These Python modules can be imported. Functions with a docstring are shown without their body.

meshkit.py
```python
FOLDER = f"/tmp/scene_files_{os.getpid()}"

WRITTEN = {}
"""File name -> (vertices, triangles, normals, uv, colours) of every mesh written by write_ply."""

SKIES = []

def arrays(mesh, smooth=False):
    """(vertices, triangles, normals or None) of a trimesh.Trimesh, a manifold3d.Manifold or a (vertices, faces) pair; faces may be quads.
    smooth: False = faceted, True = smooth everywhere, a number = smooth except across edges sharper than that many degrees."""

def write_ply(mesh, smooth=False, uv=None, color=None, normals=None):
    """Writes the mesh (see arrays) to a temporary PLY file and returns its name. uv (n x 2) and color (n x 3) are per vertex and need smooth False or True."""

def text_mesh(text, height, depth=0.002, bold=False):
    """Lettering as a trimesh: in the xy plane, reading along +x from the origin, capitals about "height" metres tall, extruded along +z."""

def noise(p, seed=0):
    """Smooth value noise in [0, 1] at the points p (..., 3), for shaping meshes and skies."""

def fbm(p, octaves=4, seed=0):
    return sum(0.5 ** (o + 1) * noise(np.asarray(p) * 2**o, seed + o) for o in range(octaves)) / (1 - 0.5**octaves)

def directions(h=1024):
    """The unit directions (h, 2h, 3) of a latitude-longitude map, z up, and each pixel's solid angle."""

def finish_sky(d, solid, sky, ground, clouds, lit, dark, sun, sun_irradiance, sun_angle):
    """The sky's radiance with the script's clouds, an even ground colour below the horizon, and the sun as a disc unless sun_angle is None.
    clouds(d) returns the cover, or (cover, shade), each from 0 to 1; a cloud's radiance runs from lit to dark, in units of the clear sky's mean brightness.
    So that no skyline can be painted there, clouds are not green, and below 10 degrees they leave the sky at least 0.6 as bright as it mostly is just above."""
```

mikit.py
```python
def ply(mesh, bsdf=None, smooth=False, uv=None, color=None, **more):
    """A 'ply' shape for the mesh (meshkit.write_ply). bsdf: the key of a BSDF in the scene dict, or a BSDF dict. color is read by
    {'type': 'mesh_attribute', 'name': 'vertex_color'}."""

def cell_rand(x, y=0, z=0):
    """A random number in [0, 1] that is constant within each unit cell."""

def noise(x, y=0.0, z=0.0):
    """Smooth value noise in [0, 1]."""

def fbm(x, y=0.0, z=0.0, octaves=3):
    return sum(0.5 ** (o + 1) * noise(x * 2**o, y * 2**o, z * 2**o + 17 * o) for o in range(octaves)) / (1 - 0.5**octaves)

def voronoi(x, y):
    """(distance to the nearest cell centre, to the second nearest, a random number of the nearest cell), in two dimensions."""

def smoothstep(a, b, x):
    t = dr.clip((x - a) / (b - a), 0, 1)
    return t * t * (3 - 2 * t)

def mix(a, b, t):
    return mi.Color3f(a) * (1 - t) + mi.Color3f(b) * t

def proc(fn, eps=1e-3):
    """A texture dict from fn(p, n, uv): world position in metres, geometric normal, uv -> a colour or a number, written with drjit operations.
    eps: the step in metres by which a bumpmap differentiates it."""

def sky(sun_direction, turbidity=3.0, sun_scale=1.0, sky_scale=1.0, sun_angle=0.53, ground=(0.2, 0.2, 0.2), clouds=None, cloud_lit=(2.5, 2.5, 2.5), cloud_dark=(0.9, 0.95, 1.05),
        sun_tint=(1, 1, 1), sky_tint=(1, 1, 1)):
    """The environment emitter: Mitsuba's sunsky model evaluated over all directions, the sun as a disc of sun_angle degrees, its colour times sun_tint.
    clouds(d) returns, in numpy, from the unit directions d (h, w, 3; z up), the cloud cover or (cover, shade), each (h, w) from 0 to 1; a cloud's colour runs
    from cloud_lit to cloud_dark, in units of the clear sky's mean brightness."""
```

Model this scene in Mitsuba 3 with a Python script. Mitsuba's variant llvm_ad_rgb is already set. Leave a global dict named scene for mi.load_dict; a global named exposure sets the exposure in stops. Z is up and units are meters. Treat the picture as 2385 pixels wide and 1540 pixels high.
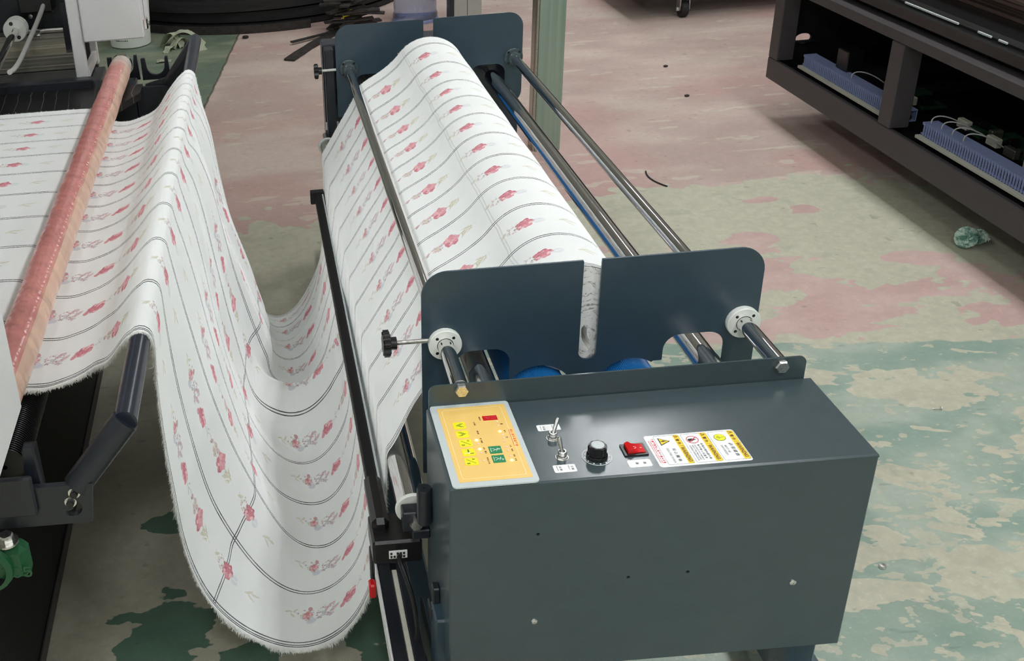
import math, random
import numpy as np, trimesh, mitsuba as mi, drjit as dr
import mikit, meshkit
from mikit import noise, fbm, voronoi, cell_rand, smoothstep, mix
from shapely.geometry import Polygon, Point, box as sbox, LineString
from shapely.ops import unary_union
from shapely import affinity
from scipy.interpolate import PchipInterpolator, CubicSpline
rng = np.random.default_rng(7)
random.seed(7)
T = mi.ScalarTransform4f
scene, labels = {}, {}

# ------------------------------------------------------------------ camera, lights, exposure
EYE = np.array([0.0, 0.0, 1.62])
YAW, PITCH, ROLL, FPX, CX, CY = 0.0087, 0.4694, 0.0766, 2538.0, 659.0, 652.0   # focal length and optical axis for a 2385 x 1540 frame
fw = np.array([math.sin(YAW) * math.cos(PITCH), math.cos(YAW) * math.cos(PITCH), -math.sin(PITCH)])
rt = np.array([math.cos(YAW), -math.sin(YAW), 0.0])
dn = np.cross(fw, rt)
right = math.cos(ROLL) * rt + math.sin(ROLL) * dn
down = -math.sin(ROLL) * rt + math.cos(ROLL) * dn
cam = np.eye(4)
cam[:3, 0], cam[:3, 1], cam[:3, 2], cam[:3, 3] = -right, -down, fw, EYE
scene['camera'] = {'type': 'perspective', 'fov': math.degrees(2 * math.atan(2385 / 2 / FPX)), 'fov_axis': 'x',
                   'principal_point_offset_x': (1192.5 - CX) / 2385, 'principal_point_offset_y': (770.0 - CY) / 1540,
                   'near_clip': 0.05, 'far_clip': 100.0, 'to_world': T(cam.tolist())}
exposure = 1.62
LAMP = 6.6             # radiance of the ceiling panels
LAMP_Z = 4.3
LAMP_ROWS = [(2.25, y) for y in (-3.6, -1.2, 1.2, 3.6, 6.05, 8.5)] + [(-2.4, y) for y in (-3.6, -1.2, 1.2)] + [(-.1, y) for y in (-3.6, -1.4)] + [(6.2, y) for y in (1.5, 6.5)]  # middle row and foremost panels are unseen fill, added to brighten the near side


# ------------------------------------------------------------------ helpers
def key_for(name):
    if name not in used:
        used[name] = 0
        return name
    used[name] += 1
    return f'{name}_{used[name]:03d}'


used = {}


def obj(name, mesh, mat, smooth=False, label=None, cat=None, group=None, kind=None, uv=None, to_world=None, emitter=None, exact=None):
    k = exact or key_for(name)
    d = mikit.ply(mesh, mat, smooth=smooth, uv=uv) if not isinstance(mesh, dict) else {**mesh}
    if to_world is not None:
        d['to_world'] = to_world
    if emitter is not None:
        d['emitter'] = emitter
    scene[k] = d
    tag(k, label, cat, group, kind)
    return k


def tag(k, label=None, cat=None, group=None, kind=None):
    e = {a: b for a, b in (('label', label), ('category', cat), ('group', group), ('kind', kind)) if b}
    if e:
        labels[k] = {**labels.get(k, {}), **e}


def thing(name, label, cat, group=None):
    k = key_for(name)
    tag(k, label, cat, group)
    return k


def cat_(ms):
    return trimesh.util.concatenate([m for m in ms])


def bx(x0, x1, y0, y1, z0, z1, b=0.0015):
    """a box with chamfered edges"""
    b = min(b, (x1 - x0) * .3, (y1 - y0) * .3, (z1 - z0) * .3)
    pts = []
    for sx in (0, 1):
        for sy in (0, 1):
            for sz in (0, 1):
                c = np.array([x1 if sx else x0, y1 if sy else y0, z1 if sz else z0])
                s = np.array([-1 if sx else 1, -1 if sy else 1, -1 if sz else 1])
                for a in range(3):
                    o = np.ones(3) * b
                    o[a] = 0
                    pts.append(c + s * o)
    return trimesh.convex.convex_hull(np.array(pts))


def frame_of(t):
    t = np.asarray(t, float) / np.linalg.norm(t)
    a = np.cross(t, [0, 0, 1.0] if abs(t[2]) < .9 else [1.0, 0, 0])
    a /= np.linalg.norm(a)
    return a, np.cross(t, a)


def tube(p0, p1, r, n=32, r1=None, caps=True):
    p0, p1 = np.asarray(p0, float), np.asarray(p1, float)
    r1 = r if r1 is None else r1
    return sweep([p0, p1], [r, r1], n, caps)


def sweep(pts, r, n=16, caps=True):
    p = np.asarray(pts, float)
    r = np.broadcast_to(r, (len(p),))
    t = np.gradient(p, axis=0)
    t /= np.linalg.norm(t, axis=1, keepdims=True) + 1e-12
    a, b = frame_of(t[0])
    ang = np.arange(n) * 2 * np.pi / n
    V = []
    for i in range(len(p)):
        if i:
            a = a - t[i] * (a @ t[i])
            a /= np.linalg.norm(a)
            b = np.cross(t[i], a)
        V.append(p[i] + r[i] * (np.cos(ang)[:, None] * a + np.sin(ang)[:, None] * b))
    V = np.vstack(V)
    F = []
    for i in range(len(p) - 1):
        for j in range(n):
            k = (j + 1) % n
            F += [[i * n + j, i * n + k, (i + 1) * n + k], [i * n + j, (i + 1) * n + k, (i + 1) * n + j]]
    if caps:
        c0, c1 = len(V), len(V) + 1
        V = np.vstack([V, p[0], p[-1]])
        m = (len(p) - 1) * n
        for j in range(n):
            k = (j + 1) % n
            F += [[c0, k, j], [c1, m + j, m + k]]
    return trimesh.Trimesh(V, np.array(F), process=False)


def lathe(prof, base, axis, n=40):
    """prof: list of (distance along the axis, radius)"""
    base, axis = np.asarray(base, float), np.asarray(axis, float) / np.linalg.norm(axis)
    a, b = frame_of(axis)
    ang = np.arange(n) * 2 * np.pi / n
    V = np.vstack([base + d * axis + max(r, 1e-6) * (np.cos(ang)[:, None] * a + np.sin(ang)[:, None] * b) for d, r in prof])
    F = []
    for i in range(len(prof) - 1):
        for j in range(n):
            k = (j + 1) % n
            F += [[i * n + j, i * n + k, (i + 1) * n + k], [i * n + j, (i + 1) * n + k, (i + 1) * n + j]]
    return trimesh.Trimesh(V, np.array(F), process=False)


def prism(poly, t, M):
    """shapely polygon(s) extruded by t, then placed by the 3x4 matrix M (columns: u, v, w directions and origin)"""
    gs = [g for g in getattr(poly, 'geoms', [poly]) if g.area > 1e-9]
    m = cat_([trimesh.creation.extrude_polygon(g, t, engine='earcut') for g in gs])
    M = np.asarray(M, float)
    v = m.vertices @ M[:, :3].T + M[:, 3]
    return trimesh.Trimesh(v, m.faces if np.linalg.det(M[:, :3]) > 0 else m.faces[:, ::-1], process=False)


def XZ(y):      # polygon (x, z) lies in the plane y = const and is extruded towards +y
    return [[1, 0, 0, 0], [0, 0, 1, y], [0, 1, 0, 0]]


def XY(z):
    return [[1, 0, 0, 0], [0, 1, 0, 0], [0, 0, 1, z]]


def YZ(x):      # polygon (y, z), extruded towards +x
    return [[0, 0, 1, x], [1, 0, 0, 0], [0, 1, 0, 0]]


def rrect(x0, x1, y0, y1, r, n=8):
    return sbox(x0 + r, y0 + r, x1 - r, y1 - r).buffer(r, quad_segs=n)


def hexa(c, axis, r, h):
    a, b = frame_of(axis)
    ax = np.asarray(axis, float) / np.linalg.norm(axis)
    pts = []
    for i in range(6):
        d = math.cos(i * math.pi / 3) * a + math.sin(i * math.pi / 3) * b
        pts += [np.asarray(c) + r * d, np.asarray(c) + r * d + h * .72 * ax, np.asarray(c) + r * .86 * d + h * ax]
    return trimesh.convex.convex_hull(np.array(pts))


# ------------------------------------------------------------------ materials
def srgb(r, g, b):
    return [((c / 255 / 12.92) if c / 255 <= .04045 else ((c / 255 + .055) / 1.055) ** 2.4) for c in (r, g, b)]


def mat(name, col, rough=.5, metal=0.0, **kw):
    c = {'type': 'rgb', 'value': list(col)} if not isinstance(col, dict) else col
    scene[name] = {'type': 'twosided', 'b': {'type': 'principled', 'base_color': c, 'roughness': rough, 'metallic': metal, **kw}}
    return name


def tex(fn, eps=1e-3):
    return mikit.proc(fn, eps)


def paint(base, amp=.06, f=40.0):
    c = np.array(base)

    def fn(p, n, uv):
        k = fbm(p.x * f, p.y * f, p.z * f, 2)
        return mi.Color3f(*[float(v) for v in c]) * (1 - amp + 2 * amp * k)
    return tex(fn)


mat('paint_slate', paint(srgb(62, 74, 78)), .21, specular=.5)
mat('paint_slate_dark', paint(srgb(50, 67, 78)), .33, specular=.5)
mat('paint_black', paint(srgb(30, 34, 41), .1), .33, specular=.5)
mat('paint_black_matt', paint(srgb(20, 20, 21), .12), .6, specular=.3)
mat('paint_navy', paint(srgb(38, 42, 54), .1), .25, specular=.6)
mat('paint_frame', paint(srgb(66, 62, 64), .06), .5, specular=.4)
mat('white_paint', paint(srgb(226, 225, 226), .012, 8), .38, specular=.5)
mat('chrome', {'type': 'rgb', 'value': [.80, .79, .78]}, .055, 1.0)
mat('chrome_worn', tex(lambda p, n, uv: mi.Color3f(.60, .59, .58) * (.82 + .36 * fbm(p.x * 260, p.y * 30, p.z * 260, 2))), .22, 1.0)
mat('zinc', tex(lambda p, n, uv: mi.Color3f(.66, .65, .62) * (.75 + .5 * noise(p.x * 420, p.y * 420, p.z * 420))), .3, 1.0)
mat('steel_dull', {'type': 'rgb', 'value': [.5, .5, .5]}, .35, 1.0)
mat('white_plastic', srgb(226, 228, 222), .4, specular=.4)
mat('black_plastic', srgb(20, 20, 21), .3, specular=.5)
mat('black_rubber', tex(lambda p, n, uv: mi.Color3f(.018, .018, .019) * (.6 + .9 * fbm(p.x * 9, p.y * 9, p.z * 60, 3))), .55, specular=.35)
mat('rubber_strip', tex(lambda p, n, uv: mi.Color3f(.036, .031, .029) * (.5 + 1.1 * fbm(p.x * 40, p.y * 40, p.z * 40, 3))), .6, specular=.3)
mat('yellow_tape', srgb(214, 208, 20), .5)
mat('blue_rubber', srgb(20, 92, 150), .38, specular=.4)
mat('red_plastic', srgb(206, 14, 22), .18, specular=.6, clearcoat=.5)
mat('ink_black', srgb(34, 34, 36), .6)
mat('ink_grey', srgb(84, 84, 88), .6)
mat('ink_red', srgb(206, 72, 84), .6)
mat('ink_brown', srgb(104, 62, 30), .6)
mat('ink_orange', srgb(226, 112, 62), .6)
mat('ink_white', srgb(238, 238, 236), .6)
mat('sticker_white', srgb(240, 240, 240), .45)
mat('sticker_yellow', srgb(242, 206, 32), .45)
mat('sign_yellow', srgb(240, 232, 20), .45)
mat('panel_silver', srgb(190, 198, 198), .38, specular=.5)
mat('panel_amber', srgb(236, 196, 112), .35, specular=.5)
mat('panel_line', srgb(246, 222, 160), .4)
mat('panel_key', srgb(240, 228, 20), .4)
mat('panel_green', srgb(26, 126, 78), .4)
mat('key_ink', srgb(86, 120, 30), .5)
mat('display_red', srgb(196, 24, 28), .3)
mat('led_off', srgb(240, 206, 176), .4)
scene['water_blue'] = {'type': 'principled', 'base_color': {'type': 'rgb', 'value': [.60, .66, .86]}, 'roughness': .06, 'spec_trans': .82, 'eta': 1.33}
mat('alu', tex(lambda p, n, uv: mi.Color3f(.44, .42, .36) * (.8 + .4 * noise(p.x * 3, p.y * 300, p.z * 300))), .35, .9)
mat('green_cast', srgb(22, 84, 50), .35, specular=.5)
mat('duct_blue', srgb(146, 158, 200), .5)
mat('pcb_green', srgb(24, 60, 40), .5)
mat('cream', srgb(206, 204, 190), .5)
mat('hose', srgb(190, 190, 188), .45)
mat('paper_mask', tex(lambda p, n, uv: mix(srgb(150, 158, 136), srgb(186, 190, 166), fbm(p.x * 14, p.y * 14, p.z * 14, 3))), .8)
mat('bag_green', tex(lambda p, n, uv: mix(srgb(112, 156, 140), srgb(206, 226, 214), smoothstep(.4, .62, fbm(p.x * 45, p.y * 45, p.z * 45, 3)))), .35, specular=.5)
mat('post_green', tex(lambda p, n, uv: mix(srgb(118, 138, 124), srgb(150, 166, 150), noise(p.x * 130, p.y * 130, p.z * 1.5) * .7 + .3 * fbm(p.x * 12, p.y * 12, p.z * 3, 2))), .38, specular=.5)
mat('post_grey', paint(srgb(160, 160, 154), .03, 20), .45)


def scored_black(p, n, uv):          # black bed sheet with pale scuff lines
    w = (fbm(p.x * 3, p.y * 10, 0, 2) - .5) * .5
    a = p.x * 27 + w + p.y * 1.5
    line = smoothstep(.46, .5, dr.abs(a - dr.floor(a) - .5)) * smoothstep(.2, .6, noise(dr.floor(a) * 3.7, p.y * 6))
    return mix(srgb(17, 17, 18), srgb(104, 104, 102), line * .75)


mat('bed_black', tex(scored_black), .4, specular=.5)


def brushed_brown(p, n, uv):
    s = fbm(p.x * 2, p.y * 1.2, p.z * 90, 3)
    return mix(srgb(58, 46, 42), srgb(150, 124, 116), smoothstep(.3, .75, s))


mat('calender_drum', tex(brushed_brown), .35, .2, specular=.5)


def wrapped_pink(p, n, uv):          # pink printed film under clear wrap, a paler beige tone along its lower right side
    f = fbm(p.x * 60, p.y * 5, p.z * 60, 3)
    c = mix(srgb(188, 112, 108), srgb(212, 146, 138), f)
    pale_side = smoothstep(.15, .3, n.x * .80 - n.z * .42 + (fbm(p.y * 26, 3, 0, 2) - .5) * .12)
    c = mix(c, mix(srgb(206, 168, 148), srgb(222, 186, 166), f), pale_side)
    end = smoothstep(3.05, 3.17, p.y + (noise(p.x * 50, p.z * 50) - .5) * .05)
    c = mix(c, srgb(212, 196, 188), end)
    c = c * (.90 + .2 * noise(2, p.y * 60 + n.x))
    return c


scene['film_pink'] = {'type': 'twosided', 'b': {'type': 'bumpmap', 'arbitrary': tex(lambda p, n, uv: noise(n.x * 1.5 + 4, p.y * 170 + n.x * 3.5 + noise(p.y * 9, 2) * 6) + .5 * noise(p.x * 60, p.y * 150, p.z * 60), 5e-4), 'scale': .0018,
                                                'b': {'type': 'principled', 'base_color': tex(wrapped_pink), 'roughness': .22, 'specular': .55, 'clearcoat': .6, 'clearcoat_gloss': .9}}}


def roll_end(p, n, uv):              # edges of the wound layers, ragged
    dx, dz = p.x - .503, p.z - .69
    r = dr.sqrt(dx * dx * 1.5 + dz * dz * .7) + (fbm(p.x * 50, p.z * 50, 0, 3) - .5) * .022
    ring = noise(r * 900, dr.atan2(dz, dx) * 1.3)
    g = fbm(p.x * 240, p.z * 240, 0, 2)
    return mix(srgb(150, 148, 144), srgb(240, 239, 236), smoothstep(.14, .50, ring * .55 + g * .5))


mat('layered_cloth', tex(roll_end), .9, specular=.1)


def floor_col(p, n, uv):
    x, y = p.x, p.y
    w1 = fbm(x * 5, y * 5, 0, 4) - .5
    w2 = fbm(x * 5 + 31, y * 5 + 7, 0, 4) - .5
    g = fbm(x * 55, y * 55, 0, 3)
    lo = fbm(x * 1.3 + 3, y * 1.3, 5, 3)
    beige = mix(srgb(180, 177, 158), srgb(194, 191, 172), g * .4 + lo * .6)
    beige = mix(beige, srgb(158, 157, 140), smoothstep(.60, .78, fbm(x * 9, y * 15, 2, 4)) * .25)
    green = mix(srgb(140, 160, 147), srgb(168, 178, 164), smoothstep(.3, .72, fbm(x * 6, y * 9, 9, 4)))
    green = mix(green, srgb(126, 150, 135), smoothstep(.55, .75, fbm(x * 3, y * 4, 21, 3)) * .6)
    pink = mix(srgb(186, 154, 149), srgb(202, 178, 170), fbm(x * 7, y * 12, 4, 3))
    worn = mix(srgb(184, 162, 154), srgb(198, 180, 170), smoothstep(.3, .7, fbm(x * 2, y * 4, 14, 4)))
    worn = mix(worn, srgb(188, 150, 144), smoothstep(.45, .72, fbm(x * 1.7, y * 2.6, 33, 3) + .12 * (1 - smoothstep(3.7, 4.6, y))) * .6)
    worn = mix(worn, srgb(204, 196, 180), smoothstep(.72, .75, fbm(x * 7, y * 22, 6, 3)) * .45)

    def patch(cx, cy, rx, ry):
        d = dr.sqrt(dr.square((x - cx) / rx) + dr.square((y - cy) / ry))
        return 1 - d + (w1 * 1.6 + (fbm(x * 14, y * 24, 3, 4) - .5) * 1.5)

    def any_of(lst):
        m = mi.Float(-9)
        for q in lst:
            m = dr.maximum(m, patch(*q))
        return smoothstep(0, .05, m)

    # the long painted lanes run along x
    b1 = 2.557 - .13 * (x - 1.4) + w2 * .05 + (noise(x * 30, y * 30) - .5) * .02
    b2 = 3.66 + w2 * .5 + (fbm(x * 22, y * 22, 1, 2) - .5) * .16
    # green lane in front, chips flaked off
    dens = fbm(x * 1.1 + 11, y * 2.3, 40, 2)
    ch = fbm(x * 12 + w2 * 2, y * 25 + x * 7, 8, 4)
    chips = smoothstep(.635, .65, ch + (dens - .5) * .30)
    small = smoothstep(.655, .675, fbm(x * 38, y * 66, 3, 3) + (dens - .5) * .3)
    big = any_of([(1.62, 2.28, .17, .10), (1.96, 2.12, .16, .09), (1.84, 2.02, .12, .05), (1.26, 2.03, .13, .07), (1.68, 1.68, .13, .06), (1.85, 1.55, .2, .08),
                  (1.28, 1.12, .16, .07), (1.78, 1.30, .16, .05), (1.42, 1.68, .1, .05), (1.16, 1.72, .12, .04), (2.06, 1.82, .15, .08), (1.5, 1.42, .1, .03)])
    gl = mix(green, beige, dr.clip(dr.maximum(dr.maximum(chips, small * .8), big), 0, 1))
    # the bare floor left of the winder: beige with islands of paint left
    isl = any_of([(-.28, 1.62, .1, .10), (-.12, 1.52, .07, .10), (.05, 1.35, .12, .12), (.16, 1.62, .06, .08), (-.48, 1.45, .06, .09), (-.14, 1.30, .09, .06), (-.3, 2.0, .06, .05)])
    bl = mix(beige, srgb(96, 124, 106), isl)
    front = mix(bl, gl, smoothstep(.42, .50, x + w1 * .3))
    # pink lane
    pk = any_of([(1.30, 2.98, .26, .17), (1.52, 2.84, .20, .12), (1.78, 2.78, .20, .06), (1.62, 2.66, .34, .075), (2.05, 2.62, .2, .1), (2.12, 2.82, .16, .12), (1.08, 2.80, .24, .22),
                 (1.56, 3.22, .09, .045), (1.02, 3.22, .12, .03), (2.06, 2.98, .1, .05), (1.76, 3.52, .07, .03), (1.86, 3.40, .05, .05), (1.30, 2.66, .3, .09)])
    hole = any_of([(1.32, 2.72, .1, .05), (1.49, 2.81, .06, .035), (1.38, 2.90, .05, .03), (1.86, 2.62, .12, .05)])
    pl = mix(beige, pink, pk * (1 - hole) * dr.select(x > .45, mi.Float(1), mi.Float(0)))
    far = worn
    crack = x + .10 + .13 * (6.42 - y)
    fgreen = mix(srgb(104, 120, 104), srgb(138, 144, 124), smoothstep(.3, .7, fbm(x * 3, y * 7, 2, 4)))  # far left green darkened: the shade over that area put into the colour
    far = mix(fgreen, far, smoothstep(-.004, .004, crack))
    far = mix(far, srgb(60, 52, 46), (1 - smoothstep(.003, .008, dr.abs(crack + (noise(x * 30, y * 30) - .5) * .006))) * .7 * dr.select(y > 4.6, mi.Float(1), mi.Float(0)))
    c = mix(front, pl, smoothstep(-.004, .006, y - b1))
    c = mix(c, far, smoothstep(-.006, .008, y - b2))
    fine = smoothstep(.78, .82, noise(x * 140, y * 200)) * .06 - smoothstep(.84, .90, fbm(x * 24, y * 44, 12, 2)) * .18
    return c * (1 + fine) * (.95 + .1 * g)


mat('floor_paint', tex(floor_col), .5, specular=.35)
mat('wall_grey', tex(lambda p, n, uv: mix(srgb(212, 214, 214), srgb(222, 223, 222), fbm(p.x * .8, p.y * .8, p.z * .8, 2))), .8)
mat('ceiling_white', srgb(222, 224, 224), .8)
scene['lamp_glow'] = {'type': 'diffuse', 'reflectance': {'type': 'rgb', 'value': .7}}

# ------------------------------------------------------------------ the shed
def plane(x0, x1, y0, y1, z):
    return trimesh.Trimesh([[x0, y0, z], [x1, y0, z], [x1, y1, z], [x0, y1, z]], [[0, 1, 2], [0, 2, 3]], process=False)


RX0, RX1, RY0, RY1, RZ = -7.0, 9.0, -6.0, 13.0, 5.2
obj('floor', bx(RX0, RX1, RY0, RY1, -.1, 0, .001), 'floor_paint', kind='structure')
obj('ceiling', bx(RX0, RX1, RY0, RY1, RZ, RZ + .1, .001), 'ceiling_white', kind='structure')
obj('wall_back', bx(RX0, RX1, RY1, RY1 + .1, 0, RZ, .001), 'wall_grey', kind='structure')
obj('wall_front', bx(RX0, RX1, RY0 - .1, RY0, 0, RZ, .001), 'wall_grey', kind='structure')
obj('wall_left', bx(RX0 - .1, RX0, RY0, RY1, 0, RZ, .001), 'wall_grey', kind='structure')
obj('wall_right', bx(RX1, RX1 + .1, RY0, RY1, 0, RZ, .001), 'wall_grey', kind='structure')
lampmesh = mikit.ply(trimesh.Trimesh([[-.25, -.6, 0], [.25, -.6, 0], [.25, .6, 0], [-.25, .6, 0]], [[0, 2, 1], [0, 3, 2]], process=False), 'lamp_glow')
housing = mikit.ply(bx(-.26, .26, -.61, .61, .004, .05, .004), 'white_paint')
stem = mikit.ply(tube([0, 0, .0505], [0, 0, RZ - LAMP_Z + .002], .010, 10), 'steel_dull')
for lx, ly in LAMP_ROWS:
    k = thing('ceiling_panel', 'unseen long flat LED panel light hanging under the shed ceiling', 'ceiling light', 'LED panels under the ceiling')
    m = T().translate([lx, ly, LAMP_Z])
    obj(k + '__diffuser', lampmesh, None, to_world=m, emitter={'type': 'area', 'radiance': {'type': 'rgb', 'value': [LAMP * .975, LAMP, LAMP * 1.015]}}, exact=k + '__diffuser')
    obj(k + '__housing', housing, None, to_world=m, exact=k + '__housing')
    obj(k + '__stem', stem, None, to_world=m, exact=k + '__stem')

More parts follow.
